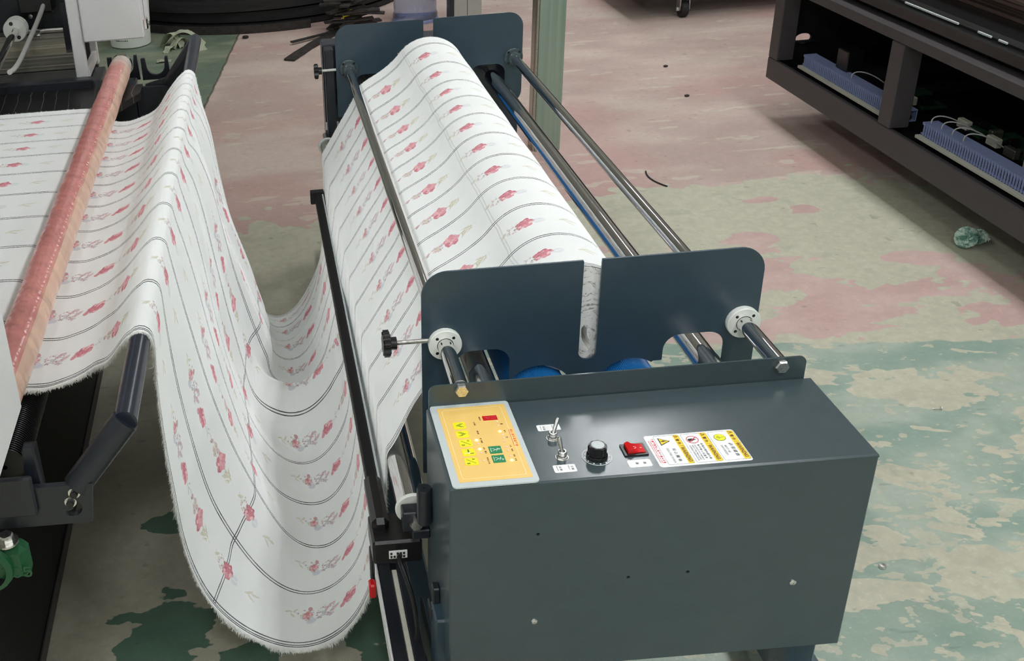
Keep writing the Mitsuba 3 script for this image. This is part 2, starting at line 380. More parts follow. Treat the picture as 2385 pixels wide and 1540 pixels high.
GLYPHS = {
'警': [[[3,30,3,32,6,35,10,40,9,41,4,41,4,45,11,46,11,48,16,48,17,46,21,46,21,48,27,48,27,46,33,46,33,41,27,41,27,39,31,38,31,37,35,41,38,48,44,47,43,43,58,43,58,38,54,38,49,30,59,25,57,21,57,16,5,16,5,21,20,21,21,22,20,24,13,24,12,22,8,22,7,29],[45,26,36,21,52,21],[42,38,45,34,48,38],[31,32,30,24,32,27,40,29,39,32,37,34,34,31],[23,26,24,26,25,29,25,34,23,33],[16,39,21,38,21,41,17,41],[13,29,17,28,18,30,13,30]],[[12,0,13,15,50,15,49,5,51,4,51,0,45,0,44,0,18,0]]],
'告': [[[4,21,4,26,7,26,5,30,10,36,16,48,21,46,20,40,29,40,30,48,35,48,36,40,53,40,53,34,36,34,35,26,58,26,58,20],[11,27,29,26,29,34,16,34]],[[12,15,50,16,51,0,12,0],[18,1,45,0,45,10,18,10]]],
'当': [[[7,0,47,0,47,8,10,9,11,14,47,14,47,21,9,21,9,27,28,27,28,48,34,48,34,27,54,27,54,0]],[[41,30,47,45,53,45,54,42,47,30,46,29]],[[16,29,8,44,13,46,18,38,21,31]]],
'心': [[[46,25,48,28,52,28,58,11,59,4,53,3,49,20]],[[41,0,42,1,43,11,49,9,47,0]],[[21,42,24,46,27,45,38,36,41,33,41,31,37,28]],[[18,0,18,32,24,32,25,0]],[[4,3,9,27,14,27,13,16,10,1,8,1]]],
'触': [[[3,27,3,30,9,38,12,48,18,47,17,43,25,43,27,41,24,34,30,32,30,0,39,1,41,2,40,12,31,13,31,37,40,37,41,48,46,48,47,37,56,37,56,13,47,12,47,3,50,3,48,10,53,10,58,0,24,0,24,7,21,6,21,0,16,0,15,7,12,6,10,0,4,0,7,6,7,25],[46,19,47,18,51,18,51,32,46,31],[36,18,41,18,40,32,36,31],[21,12,24,12,24,18,21,17],[21,28,21,23,24,23,24,28],[13,34,18,33,20,37,14,38],[12,12,15,12,15,18,13,17],[13,23,15,23,15,28,13,28]]],
'电': [[[8,40,27,40,27,48,34,47,34,40,53,40,53,9,59,7,58,0,51,0,53,4,53,8,34,8,35,0,27,0,27,8,14,8,14,4,8,4],[34,27,47,27,47,34,34,34],[35,21,34,14,47,14,47,21],[14,15,27,14,27,20,14,21],[14,27,27,27,27,34,14,34]]],
'机': [[[55,0,55,9,60,7,60,0]],[[2,7,9,18,13,29,4,30,4,35,13,36,13,48,19,48,19,36,28,35,28,30,20,29,19,26,28,16,28,13,24,10,22,15,19,16,19,0,13,0,13,14,6,3,4,3]],[[28,6,30,20,30,45,51,45,52,0,46,0,45,39,36,39,36,19,33,3,31,0,24,0]]],
'器': [[[3,7,4,10,9,12,16,17,4,18,4,23,22,23,25,27,8,28,8,45,28,45,28,30,33,29,33,45,54,45,54,28,46,27,49,25,50,23,58,23,58,18,45,17,52,13,60,10,57,5,54,6,54,0,48,0,47,7,39,7,39,0,33,0,33,11,41,12,36,18,26,18,20,13,20,12,28,12,28,0,22,0,22,7,14,7,14,0,8,0,8,5,5,5],[39,34,48,33,48,40,39,40],[33,28,31,23,41,23,37,26,37,28],[22,39,14,40,14,33,22,33]]],
'运': [[[19,25,20,31,58,31,58,25,38,25,31,12,32,10,46,12,41,22,46,24,57,7,57,4,52,2,50,6,23,4,21,10,25,13,30,25]],[[23,39,24,44,55,44,54,38]],[[3,22,4,27,17,27,17,4,26,0,5,0,11,3,11,21]],[[5,41,9,45,20,36,16,32]]],
'转': [[[26,24,27,30,36,30,37,33,37,35,28,35,28,41,39,41,41,48,46,47,46,41,57,41,57,35,44,35,43,31,58,30,59,24,41,24,39,20,40,19,54,19,57,17,47,3,50,0,41,0,32,4,32,7,35,9,42,6,46,13,31,13,34,24]],[[4,2,4,8,15,10,14,17,5,17,4,21,7,26,10,35,4,35,4,41,11,41,13,48,18,47,18,42,27,41,27,35,16,35,15,32,21,32,21,23,26,23,27,21,27,17,21,17,21,12,29,12,29,7,21,5,21,0,15,0,14,4],[14,29,12,23,15,23]]],
'时': [[[5,43,24,44,26,43,26,36,45,36,46,48,52,48,52,36,59,36,59,30,52,30,52,0,46,0,46,30,26,30,26,4,12,3,11,0,5,0],[11,9,20,9,19,21,11,20],[12,38,11,26,20,26,20,37]],[[29,23,29,25,34,27,42,15,43,11,38,9]]],
'请': [[[21,24,21,29,37,29,36,32,24,32,25,36,36,36,37,38,24,38,24,44,36,44,37,48,43,48,43,44,57,44,57,38,43,38,43,36,55,36,55,32,43,32,43,29,59,29,58,24]],[[3,24,4,30,18,30,18,5,23,9,25,6,26,6,27,22,54,22,54,0,49,0,47,1,32,1,32,0,26,0,25,3,19,0,10,0,12,1,12,23],[32,6,48,6,49,8,47,10,32,10],[32,15,48,14,49,16,32,17]],[[7,42,7,44,10,46,12,46,21,37,16,33]]],
'不': [[[4,11,4,13,16,21,30,36,29,38,5,38,5,44,58,43,57,38,38,38,34,31,34,27,37,29,41,28,59,13,55,9,53,9,46,16,35,24,34,0,28,0,28,23,17,13,7,7]]],
'要': [[[4,11,4,15,20,16,22,18,22,19,7,20,7,35,20,36,21,40,5,41,5,46,57,46,57,41,41,40,41,36,55,36,55,19,30,19,28,17,29,16,58,15,58,10,47,10,41,3,49,0,19,0,22,0,12,3,16,10],[48,24,48,31,41,31,41,24],[22,7,33,4,39,10,24,10],[27,37,34,36,35,40,27,41],[34,24,34,31,27,31,27,24],[13,25,20,24,21,31,14,31]]],
'将': [[[21,13,21,18,24,20,22,24,33,27,35,28,30,33,24,31,21,35,22,36,34,43,38,48,44,47,43,44,55,44,57,42,53,34,46,28,51,26,51,19,58,18,58,13,51,13,51,0,45,0,45,13,31,13,38,3,38,1,34,0,26,10,28,13],[35,37,41,31,48,38,37,38],[31,20,45,19,45,26,44,27]],[[3,8,6,13,14,19,14,26,11,26,4,36,4,38,7,41,14,34,14,48,20,48,20,0,14,0,14,10,7,4]]],
'手': [[[4,11,4,17,28,18,28,25,7,26,8,31,28,31,28,38,9,38,7,43,35,45,47,48,49,48,52,45,52,43,50,42,35,40,34,31,55,31,55,26,34,25,34,17,58,17,58,11,34,11,34,0,28,0,28,11]]],
'放': [[[3,33,4,38,15,39,13,44,13,47,15,48,18,48,22,38,31,38,30,32,16,32,17,27,28,27,28,25,29,25,35,40,37,48,43,47,41,37,59,37,59,32,55,31,52,20,47,8,56,0,47,0,44,2,40,0,30,0,40,8,35,21,32,17,28,18,27,0,21,0,22,21,16,20,15,9,12,0,4,0,10,10,10,32],[40,31,42,18,45,16,48,31]]],
'入': [[[6,0,18,10,22,16,27,30,27,33,18,41,21,46,24,46,31,38,46,11,56,1,59,0,48,0,41,7,32,23,24,7,17,0]]],
'里': [[[4,0,28,0,28,6,8,6,8,12,28,12,28,18,10,18,10,46,53,46,53,18,35,18,35,12,55,12,55,7,35,6,35,0,58,0],[34,23,47,23,47,28,34,29],[34,35,47,34,47,39,34,40],[16,23,28,23,28,28,16,29],[16,35,28,34,28,39,16,40]]],
'必': [[[3,0,4,1,11,4,19,10,19,33,25,33,25,16,26,16,39,30,47,44,53,43,52,38,45,27,49,28,51,27,58,13,60,9,59,7,54,5,48,20,43,26,34,14,25,7,25,0,19,0,19,1,14,0]],[[42,0,43,6,44,10,49,7,49,0]],[[19,44,19,45,24,48,38,38,38,35,34,32]],[[3,8,10,30,15,29,13,18,9,7,7,7]]],
'须': [[[4,0,12,5,19,14,26,13,26,35,35,35,36,38,36,40,24,40,22,44,13,34,7,31,4,35,10,39,17,47,23,45,58,45,58,40,43,40,42,38,43,35,55,35,54,5,49,6,49,29,32,30,32,6,27,5,25,11,15,0]],[[45,7,56,0,47,0,41,2,38,0,28,0,36,6,38,12,38,27,44,27,44,11,42,6]],[[4,18,18,31,24,30,24,27,10,15,7,14]]],
'接': [[[2,14,3,16,10,19,10,30,4,30,3,36,10,36,10,48,15,48,16,36,21,36,21,30,16,30,16,21,21,21,22,17,31,17,34,21,33,23,21,23,21,28,31,29,28,37,24,37,24,42,36,42,35,47,38,48,41,46,43,42,57,42,57,37,52,37,49,29,58,28,58,23,41,23,38,18,59,17,59,12,52,12,47,3,47,2,53,0,30,0,34,1,24,4,28,12,21,12,20,16,16,14,15,0,10,0,10,11,4,10],[33,36,37,28,41,28,46,36],[33,8,41,4,45,11,35,12]]],
'地': [[[52,0,54,7,59,5,58,0]],[[21,18,20,24,26,26,27,43,32,43,32,29,38,31,38,48,44,47,45,34,51,36,52,38,57,36,56,12,54,8,46,7,45,9,43,4,39,4,38,24,32,22,32,0,26,0,26,19],[44,13,50,13,51,30,44,27]],[[4,1,3,7,11,11,11,28,4,28,3,33,11,34,11,47,16,47,16,34,24,33,24,28,16,28,16,13,23,15,24,10,7,1]]],
'动': [[[4,24,4,30,30,30,31,35,39,35,39,46,45,47,45,35,58,34,56,0,49,0,52,12,51,29,45,29,44,27,43,11,38,0,30,0,32,1,27,0,26,4,6,0,4,4,8,10,12,23],[18,23,14,7,23,9,21,18,27,20,32,4,34,4,38,16,39,29,32,29,31,24]],[[6,38,6,43,30,43,30,38]]],
'自': [[[10,40,26,40,27,48,34,47,33,40,52,40,52,0,10,0],[16,1,46,1,46,8,17,8],[16,15,46,14,46,20,17,21],[16,27,46,27,46,33,17,34]]],
'反': [[[6,0,10,14,10,42,50,47,53,44,52,42,50,41,17,38,17,31,52,30,52,27,50,20,40,6,52,0,38,0,36,1,32,0,18,0,30,6,19,24,17,24,16,12,13,0],[26,23,31,14,35,10,41,17,44,24]]],
'正': [[[4,0,12,0,13,29,18,28,18,0,30,1,29,37,6,38,6,44,56,44,56,38,35,37,36,24,54,24,54,18,36,18,35,1,58,0]]],
'源': [[[47,7,48,10,52,10,59,0,52,0]],[[6,0,13,15,15,15,20,12,21,19,21,40,16,36,6,43,8,47,13,46,19,41,21,42,21,46,58,45,58,40,46,40,44,36,45,35,56,34,56,13,45,12,45,0,39,0,39,12,28,13,28,34,37,35,39,40,27,39,27,19,22,0,16,0,19,9,19,12,13,0],[34,18,50,17,50,20,34,21],[34,26,50,26,50,29,34,30]],[[24,0,31,10,36,9,31,0]],[[3,27,4,30,7,32,15,27,17,24,13,20]]],
}
DRAPE_K = [0, 1, 2, 3, 4, 5, 6, 7, 8, 10.3]
DRAPE_POLE_Y = [1.453, 1.603, 1.762, 1.914, 2.063, 2.198, 2.327, 2.448, 2.551, 2.748]
DRAPE = [
[(-201,1453,793),(-201,1457,715),(-202,1462,638),(-202,1466,560),(-199,1470,483),(-196,1474,405),(-185,1478,328),(-164,1482,254),(-127,1486,187),(-74,1490,132),(-11,1494,99),(21,1498,97),(48,1501,106),(73,1505,120),(93,1508,139),(109,1511,163),(121,1514,188),(131,1517,215),(137,1520,243)],
[(-193,1603,813),(-189,1608,734),(-185,1610,656),(-179,1613,579),(-169,1616,503),(-158,1618,426),(-144,1620,350),(-120,1623,277),(-90,1625,206),(-49,1628,141),(6,1630,100),(35,1634,96),(60,1638,104),(82,1641,117),(100,1645,135),(115,1648,156),(126,1652,179),(135,1655,203),(142,1660,227)],
[(-183,1762,815),(-175,1761,739),(-166,1762,662),(-154,1762,586),(-142,1762,510),(-126,1762,435),(-106,1762,361),(-80,1762,288),(-52,1762,217),(-19,1762,148),(29,1763,100),(56,1766,95),(78,1770,101),(96,1773,116),(110,1777,135),(121,1780,155),(130,1784,177),(137,1787,200),(142,1790,221)],
[(-175,1914,818),(-162,1913,742),(-150,1911,665),(-139,1910,588),(-128,1909,510),(-116,1908,433),(-101,1907,357),(-83,1906,282),(-59,1905,208),(-25,1904,140),(31,1904,100),(58,1906,97),(79,1908,105),(95,1910,121),(108,1912,140),(120,1914,160),(129,1916,181),(135,1918,203),(140,1920,226)],
[(-169,2063,820),(-159,2059,744),(-148,2057,667),(-139,2056,590),(-131,2054,513),(-122,2053,435),(-109,2051,359),(-92,2050,283),(-69,2048,209),(-34,2047,141),(20,2046,100),(47,2046,99),(68,2047,110),(86,2047,126),(100,2048,145),(112,2048,165),(123,2049,187),(132,2049,209),(139,2050,231)],
[(-164,2198,832),(-149,2198,756),(-139,2199,679),(-130,2199,601),(-120,2200,524),(-111,2201,447),(-101,2202,370),(-88,2203,293),(-74,2203,217),(-50,2204,145),(-3,2204,100),(27,2201,98),(51,2198,110),(72,2195,128),(89,2192,149),(104,2189,172),(117,2186,197),(128,2183,222),(140,2180,245)],
[(-162,2327,845),(-142,2334,768),(-130,2342,691),(-118,2349,614),(-110,2356,537),(-102,2363,459),(-91,2370,382),(-78,2377,305),(-60,2383,229),(-36,2390,156),(6,2394,102),(35,2384,103),(57,2372,120),(74,2361,144),(87,2351,170),(99,2341,197),(109,2330,225),(118,2320,253),(122,2310,283)],
[(-160,2448,846),(-146,2456,771),(-136,2466,694),(-126,2476,616),(-115,2485,539),(-102,2494,461),(-89,2503,384),(-74,2512,307),(-55,2521,231),(-30,2529,158),(11,2535,103),(40,2523,107),(61,2511,129),(78,2499,156),(91,2487,185),(102,2475,214),(111,2464,245),(119,2452,275),(127,2440,310)],
[(-161,2551,861),(-147,2573,779),(-136,2582,700),(-127,2590,621),(-116,2598,541),(-105,2606,462),(-91,2614,384),(-76,2622,305),(-59,2629,227),(-37,2636,152),(7,2642,102),(35,2635,111),(55,2628,134),(72,2620,159),(87,2613,186),(99,2606,214),(110,2598,244),(119,2591,273),(123,2570,310)],
[(-175,2748,848),(-153,2749,770),(-142,2749,691),(-136,2750,610),(-129,2751,530),(-121,2751,450),(-106,2752,370),(-88,2753,292),(-71,2753,213),(-51,2754,138),(0,2755,100),(29,2760,104),(51,2766,121),(70,2772,141),(88,2777,162),(103,2783,186),(116,2789,210),(128,2794,235),(138,2800,261)],
]

# ------------------------------------------------------------------ the winder
W = thing('winding_machine', 'dark slate fabric winding machine with chrome rods and a control box in front', 'machine')


def wp(name, mesh, m, smooth=35, label=None, **kw):
    return obj(f'{W}__{name}', mesh, m, smooth=smooth, label=label, **kw)


BX0, BX1, BY0, BY1, BZ0, BZ1 = .2146, .805, 1.184, 1.3825, .329, .680
holes = []
# control box: sheet metal with a return lip
flange = rrect(.2187, .7940, .60, .7185, .012)
wp('rod_flange', prism(flange, .003, XZ(1.383)), 'paint_slate', label='upright flange with rounded corners behind the control box')
for (sx, sz, hid) in ((.716, .461, 0), (.339, .427, 0)):
    wp('screw', lathe([(0, .0052), (.0018, .0050), (.0030, .0035), (.0034, .0006)], [sx, BY0, sz], [0, -1, 0], 16), 'zinc', label='small pan head screw')
for (sx, sz) in ((.559, .497), (.473, .496), (.339, .589)):
    holes.append(tube([sx, BY0 - .01, sz], [sx, BY0 + .05, sz], .0026, 16))

wp('control_box', cat_([trimesh.boolean.difference([bx(BX0, BX1, BY0, BY1, BZ0, BZ1, .0022)] + holes, engine='manifold'), bx(BX0 + .0004, BX1 - .0004, BY0 - .0006, BY0 + .001, BZ1 - .0052, BZ1 - .0018, .0006)]), 'paint_slate', label='slate grey sheet metal control box')
# end plates
def plate_poly(zb):
    p = rrect(.2305, .7805, zb, .8378, .042)
    p = p.difference(unary_union([sbox(.489, .67, .518, .9), Point(.5035, .67).buffer(.0147)]))
    p = p.union(sbox(.2305, zb, .29, zb + .05)).difference(sbox(.1, 0, .2305, 2))
    cut = [Point(.425, .592).buffer(.0585), Point(.5775, .592).buffer(.0585), sbox(.285, .3, .73, .626),
           rrect(.285, .376, .52, .689, .028), rrect(.629, .73, .52, .689, .028), rrect(.612, .66, .56, .642, .004)]
    p = p.difference(unary_union(cut)).buffer(-.002).buffer(.002)
    return max(getattr(p, 'geoms', [p]), key=lambda g: g.area) if zb > .5 else p


for yy, zb in ((1.524, .45), (3.129, .563)):
    wp('end_plate', prism(plate_poly(zb), .004, XZ(yy)), 'paint_slate_dark', label='dark slate guide plate with a slot in its top edge' if yy < 2 else 'far slate guide plate behind the fabric roll')
RL, RR = (.267, .7105), (.754, .7065)
for (x, z) in (RL, RR):
    wp('rod', tube([x, 1.3865, z], [x, 3.19, z], .0128, 40), 'chrome', label='polished chrome guide rod')
    wp('bolt', hexa([x + .001, 1.3829, z - .001], [0, -1, 0], .0112, .0085), 'zinc', smooth=False, label='hexagon bolt head holding the rod')
    c = wp('plastic_collar', cat_([lathe([(0, .0136), (0, .0262), (.002, .0270), (.0112, .0272), (.0125, .0262), (.0125, .0136), (0, .0136)], [x, 1.524, z], [0, -1, 0], 48)]), 'white_plastic', label='white plastic collar with four screws')
    for a in (45, 135, 225, 315):
        q = [x + .0188 * math.cos(math.radians(a)), 1.5115, z + .0188 * math.sin(math.radians(a))]
        obj(c + '__screw', lathe([(0, .0026), (.0003, .0026), (.0005, .0020), (.0005, .0002)], q, [0, -1, 0], 12), 'black_plastic', smooth=35)
    c = wp('far_collar', lathe([(0, .027), (.006, .027), (.008, .024), (.008, .019), (.024, .0185), (.026, .0165), (.026, .0128)], [x, 3.129, z], [0, -1, 0], 36), 'paint_slate', label='dark flanged collar on the far plate')
    for a in (45, 135, 225, 315):
        q = [x + .0226 * math.cos(math.radians(a)), 3.1215, z + .0226 * math.sin(math.radians(a))]
        obj(c + '__screw', lathe([(0, .0036), (.001, .0034), (.001, .0002)], q, [0, -1, 0], 10), 'black_plastic', smooth=35)
# star knobs on threaded rods
for ky, kz in ((1.514, .7215), (3.133, .7085)):
    k = f'{W}__clamp_knob' + ('' if ky < 2 else '_001')
    n = 7
    th = np.linspace(0, 2 * np.pi, 85)[:-1]
    star = Polygon([((.0205 + .0026 * math.cos(n * t)) * math.cos(t), (.0205 + .0026 * math.cos(n * t)) * math.sin(t)) for t in th])
    head = [prism(star.buffer(-.003 if i in (0, 3) else 0), (.002, .005, .004, .0015)[i], [[0, 0, 1, x0], [1, 0, 0, ky], [0, 1, 0, kz]]) for i, x0 in enumerate((.1655, .1675, .1725, .1765))]
    hub = tube([.176, ky, kz], [.188, ky, kz], .0105, 24)
    obj(k, cat_(head + [hub]), 'black_plastic', smooth=35, label='black star knob on a threaded rod' if ky < 2 else 'far black star knob on a pale rod', exact=k)
    prof = []
    for i in range(60):
        xx = .186 + i * .0009
        prof += [(xx - .186, .0040), (xx - .186 + .00045, .0034)]
    obj(k + '__threaded_rod', lathe(prof, [.186, ky, kz], [1, 0, 0], 16), 'zinc' if ky < 2 else 'white_plastic', smooth=False, exact=k + '__threaded_rod')


# drive rollers: blue, fluted along their length
def fluted(x, z, r, y0, y1, n=110, dp=.0011):
    th = np.arange(2 * n) * np.pi / n
    P = Polygon([((r - dp * (i % 2)) * math.cos(t), (r - dp * (i % 2)) * math.sin(t)) for i, t in enumerate(th)])
    return prism(affinity.translate(P, x, z), y1 - y0, XZ(y0))


for x in (.425, .5775):
    k = wp('drive_roller', fluted(x, .592, .0500, 1.402, 3.10), 'blue_rubber', smooth=False, label='fluted blue rubber drive roller under the fabric roll')
    obj(k + '__shaft', tube([x, 1.386, .592], [x, 3.19, .592], .012, 20), 'chrome_worn', smooth=35)
for x in (.322, .688):
    k = wp('idler_roller', tube([x, 1.425, .655], [x, 3.118, .655], .0207, 40), 'chrome', label='mirror polished idler roller')
    obj(k + '__end_sleeve', lathe([(0, .009), (0, .0150), (.028, .0185), (.032, .0185)], [x, 1.393, .655], [0, 1, 0], 32), 'chrome_worn', smooth=35)
    obj(k + '__shaft', tube([x, 1.386, .655], [x, 3.19, .655], .008, 16), 'chrome_worn', smooth=35)
# lower guide roller on the web side
k = wp('guide_roller', tube([.1925, 1.397, .485], [.1925, 3.09, .485], .0255, 44), 'chrome', label='mirror polished lower guide roller on the web side')
for y in (1.3865, 3.092):
    obj(k + '__washer', lathe([(0, .009), (0, .0270), (.002, .0285), (.006, .0285), (.008, .0270), (.008, .009)], [.1925, y, .485], [0, 1, 0], 40), 'white_plastic' if y < 2 else 'panel_silver', smooth=35)
obj(k + '__shaft', tube([.1925, 1.345, .485], [.1925, 3.20, .485], .0085, 18), 'chrome_worn', smooth=35)
wp('roller_bracket', cat_([bx(.172, .2130, 1.360, 1.3855, .462, .500, .002), bx(.186, .2146, 1.352, 1.380, .452, .470, .002)]), 'paint_black', label='black bracket holding the guide roller')
wp('bracket_bolt', hexa([.1925, 1.359, .480], [0, -1, 0], .0105, .009), 'zinc', smooth=False, label='bolt at the end of the guide roller')
wp('swing_lever', lathe([(0, .001), (0, .0105), (.003, .0118), (.064, .0118), (.067, .0105), (.067, .001)], [.2025, 1.333, .502], [0, 0, 1], 28), 'paint_black', label='black round lever beside the control box')
wp('side_clip', cat_([bx(.203, .2146, 1.262, 1.280, .372, .43, .002), bx(.198, .206, 1.258, 1.284, .368, .395, .002)]), 'paint_black')

# edge sensor bar with its head, lower rail and cable
wp('sensor_bar', bx(.1335, .1515, 1.515, 2.862, .405, .435, .0015), 'paint_black_matt', label='straight black sensor bar along the hanging fabric')
wp('sensor_bar_end', cat_([bx(.121, .160, 2.862, 2.885, .400, .437, .002), bx(.150, .162, 2.80, 2.87, .40, .428, .002)]), 'black_plastic')
wp('sensor_channel', cat_([bx(.153, .1575, 1.53, 2.86, .385, .432, .001), bx(.146, .1575, 1.53, 2.86, .382, .386, .001)]), 'panel_silver', label='pale aluminium channel behind the sensor bar')
k = wp('sensor_head', cat_([bx(.127, .156, 1.405, 1.535, .418, .452, .008), bx(.124, .205, 1.375, 1.450, .385, .432, .004)]), 'black_plastic', label='black sensor head at the near end of the bar')
obj(k + '__code_label', bx(.150, .180, 1.3735, 1.3752, .398, .414, .0003), 'sticker_white', smooth=False)
dots = [bx(.152 + .0052 * i, .1555 + .0052 * i, 1.3726, 1.3737, .4 + .0065 * j, .4042 + .0065 * j, .0002) for i in range(5) for j in range(2) if (i + j) % 4 != 2]
obj(k + '__code_marks', cat_(dots), 'ink_black', smooth=False)
wp('lower_rail', cat_([bx(.139, .162, .85, 1.49, .27, .30, .002), bx(.172, .192, .85, 1.50, .25, .297, .002)]), 'paint_black', label='black lower rail running towards the front')
wp('rail_edge', bx(.1355, .1388, .85, 1.485, .262, .3015, .0008), 'white_paint', label='thin white edge strip of the lower rail')
wp('rail_strip', bx(.1625, .1715, .85, 1.46, .272, .297, .001), 'cream', label='cream strip set into the lower rail')
wp('rail_end', cat_([bx(.1335, .178, 1.478, 1.515, .268, .312, .004), bx(.129, .14, 1.49, 1.51, .24, .315, .003)]), 'paint_black')
wp('end_tab', bx(.1225, .1345, 1.455, 1.475, .237, .268, .003), 'red_plastic', label='small red plastic tab at the end of the rail')
ctrl = np.array([[.168, 1.372, .405], [.170, 1.345, .395], [.182, 1.31, .345], [.181, 1.285, .28], [.186, 1.27, .23], [.201, 1.24, .19], [.215, 1.21, .17]])
tt = np.linspace(0, 1, 36)
cab = CubicSpline(np.linspace(0, 1, len(ctrl)), ctrl)(tt)
wp('cable', sweep(cab, .0042, 10), 'black_plastic', label='black cable hanging from the sensor head')

# frame under the machine
fr = []
for x in (.225, .862):
    fr.append(wp('base_rail', bx(x - .033, x + .033, .98, 3.4, .045, .105, .004), 'paint_slate_dark', label='long base rail on the floor'))
    for y in (1.25, 3.28):
        xx = x if x < .5 else .775
        wp('leg', bx(xx - .024, xx + .024, y - .024, y + .024, .106, .40 if y < 2 else .36, .003), 'paint_slate_dark')
    for y in (1.02, 2.2, 3.36):
        wp('foot', cat_([tube([x, y, 0.0], [x, y, .012], .028, 24), tube([x, y, .012], [x, y, .0455], .008, 12)]), 'black_plastic')
wp('cross_member', bx(.259, .828, 1.23, 1.28, .05, .10, .003), 'paint_slate_dark')
wp('cross_member', bx(.259, .828, 3.25, 3.30, .05, .10, .003), 'paint_slate_dark')
wp('side_panel', bx(.204, .2085, .95, 1.40, .106, .285, .001), 'paint_black', label='dark lower side panel below the control box')
wp('far_housing', cat_([bx(.196, .788, 3.192, 3.27, .36, .768, .004)]), 'paint_navy', label='dark far end housing')
wp('far_housing_lip', bx(.1945, .235, 3.187, 3.1915, .505, .53, .001), 'panel_silver')
wp('far_apron', bx(.199, .226, 3.140, 3.186, .33, .766, .002), 'paint_black')

# ------------------------------------------------------------------ the control panel on the box top
TOPZ = BZ1
P = f'{W}__control_panel'
obj(P, prism(rrect(.2192, .3385, 1.183, 1.384, .007), .0022, XY(TOPZ)), 'panel_silver', smooth=35, label='membrane control panel with amber face and yellow keys', exact=P)
F0 = TOPZ + .0022


def pp(name, mesh, m, smooth=False, label=None):
    return obj(f'{P}__{name}', mesh, m, smooth=smooth, label=label)


def flat(poly, z, t=.00022):
    return prism(poly, t, XY(z))


pp('amber_face', flat(sbox(.2296, 1.1935, .3312, 1.3748), F0, .0003), 'panel_amber')
F1 = F0 + .0003
fr_ = rrect(.2352, .3248, 1.1997, 1.3694, .005)
pp('border_line', flat(fr_.difference(fr_.buffer(-.0009)), F1), 'panel_line')
ARROW = [LineString([(-.006, .004), (-.000, -.0), (.0, 0)])]
KEYS = [(.2549, 1.3266), (.2552, 1.3046), (.2558, 1.2823), (.2554, 1.26), (.2551, 1.2382)]
BL = lambda pts, w: LineString(pts).buffer(w / 2, cap_style=2, join_style=2)


def glyphblocks(x, y, n, s, seed, horizontal=False):
    """small print too fine to read in the photograph: n dense little marks in a row"""
    r = np.random.default_rng(seed)
    out = []
    for i in range(n):
        cx, cy = (x, y - i * s * 1.22) if not horizontal else (x + i * s * 1.2, y)
        for _ in range(4):
            if r.random() < .5:
                out.append(sbox(cx - s * .45, cy + s * (r.random() - .55) * .8, cx + s * .45, cy + s * (r.random() - .55) * .8 + s * .11))
            else:
                u = s * (r.random() - .5) * .8
                out.append(sbox(cx + u, cy - s * .42, cx + u + s * .12, cy + s * .42))
    return unary_union(out)


for i, (x, y) in enumerate(KEYS):
    k = pp('key', flat(rrect(x - .0092, x + .0092, y - .0085, y + .0085, .002), F1, .0006), 'panel_key', label='yellow membrane key')
    zk = F1 + .0006
    if i < 2:
        s = 1 if i == 0 else -1
        g = unary_union([BL([(x + s * (.0045 - d), y + .0045), (x + s * (-.0045 - d + .002), y), (x + s * (.0045 - d), y - .0045)], .0008) for d in (-.001, .002)])
    elif i == 3:
        g = unary_union([sbox(x - .001, y - .0005, x + .0012, y + .0062), BL([(x + .002, y - .0035), (x + .007, y - .0032)], .0014)])
        obj(k + '__icon_base', flat(unary_union([sbox(x - .0062 + .0012 * j, y - .0028, x - .0055 + .0012 * j, y - .0016) for j in range(6)] + [sbox(x - .001, y - .0028, x + .002, y - .0008)]), zk), 'ink_white')
    else:
        g = unary_union([BL([(x - .006, y + .005), (x + .006, y - .005)], .0006), glyphblocks(x + .004, y + .0047, 1, .0042, 40 + i), glyphblocks(x - .0045, y - .0042, 1, .0044, 50 + i)])
    obj(k + '__icon', flat(g, zk), 'key_ink')
k = pp('display', flat(sbox(.2920, 1.3345, .3137, 1.3460), F1, .0004), 'display_red', label='small red display window')


def seg7(x, y, h, segs):     # digits read towards -y, tops towards +x
    w = h * .55
    S = {'a': [(h, 0), (h, -w)], 'b': [(h, -w), (h / 2, -w)], 'c': [(h / 2, -w), (0, -w)], 'd': [(0, 0), (0, -w)], 'e': [(0, 0), (h / 2, 0)], 'f': [(h / 2, 0), (h, 0)], 'g': [(h / 2, 0), (h / 2, -w)]}
    return unary_union([BL([(x + a, y + b) for a, b in S[c]], h * .12) for c in segs])


obj(k + '__digits', flat(unary_union([seg7(.2945, 1.3428, .0070, 'bafge'), seg7(.3045, 1.3425, .0070, 'efac')]), F1 + .0004), 'ink_red')
for j, yb in enumerate((1.2525, 1.2309)):
    k = pp('picture_key', flat(rrect(.2850, .3026, yb, yb + .0170, .0012), F1, .0006), 'panel_green', label='green key with a line drawing of a figure')
    cx, cy = .2938, yb + .0085
    g = [Point(cx + .0056, cy + (.001 if j == 0 else -.002)).buffer(.0016).difference(Point(cx + .0056, cy + (.001 if j == 0 else -.002)).buffer(.0011)),
         BL([(cx + .004, cy + .0008), (cx, cy - .0002), (cx - .003, cy + .003), (cx - .0052, cy + .0022)], .0006), BL([(cx, cy - .0002), (cx - .0045, cy - .003)], .0006),
         BL([(cx + .0035, cy + .0035), (cx + .0028, cy + .0005), (cx + .001, cy - .0035)], .0006), BL([(cx - .0064, cy - .005), (cx - .0064, cy + .005)], .0006)]
    obj(k + '__figure', flat(unary_union(g), F1 + .0006), 'ink_white')
LED = [(.3111, 1.3298), (.3108, 1.3202), (.3122, 1.2959), (.3122, 1.2881), (.3108, 1.2799), (.2732, 1.2784), (.2732, 1.2568), (.2729, 1.2387), (.3111, 1.2656), (.3114, 1.2574), (.3119, 1.2442)]
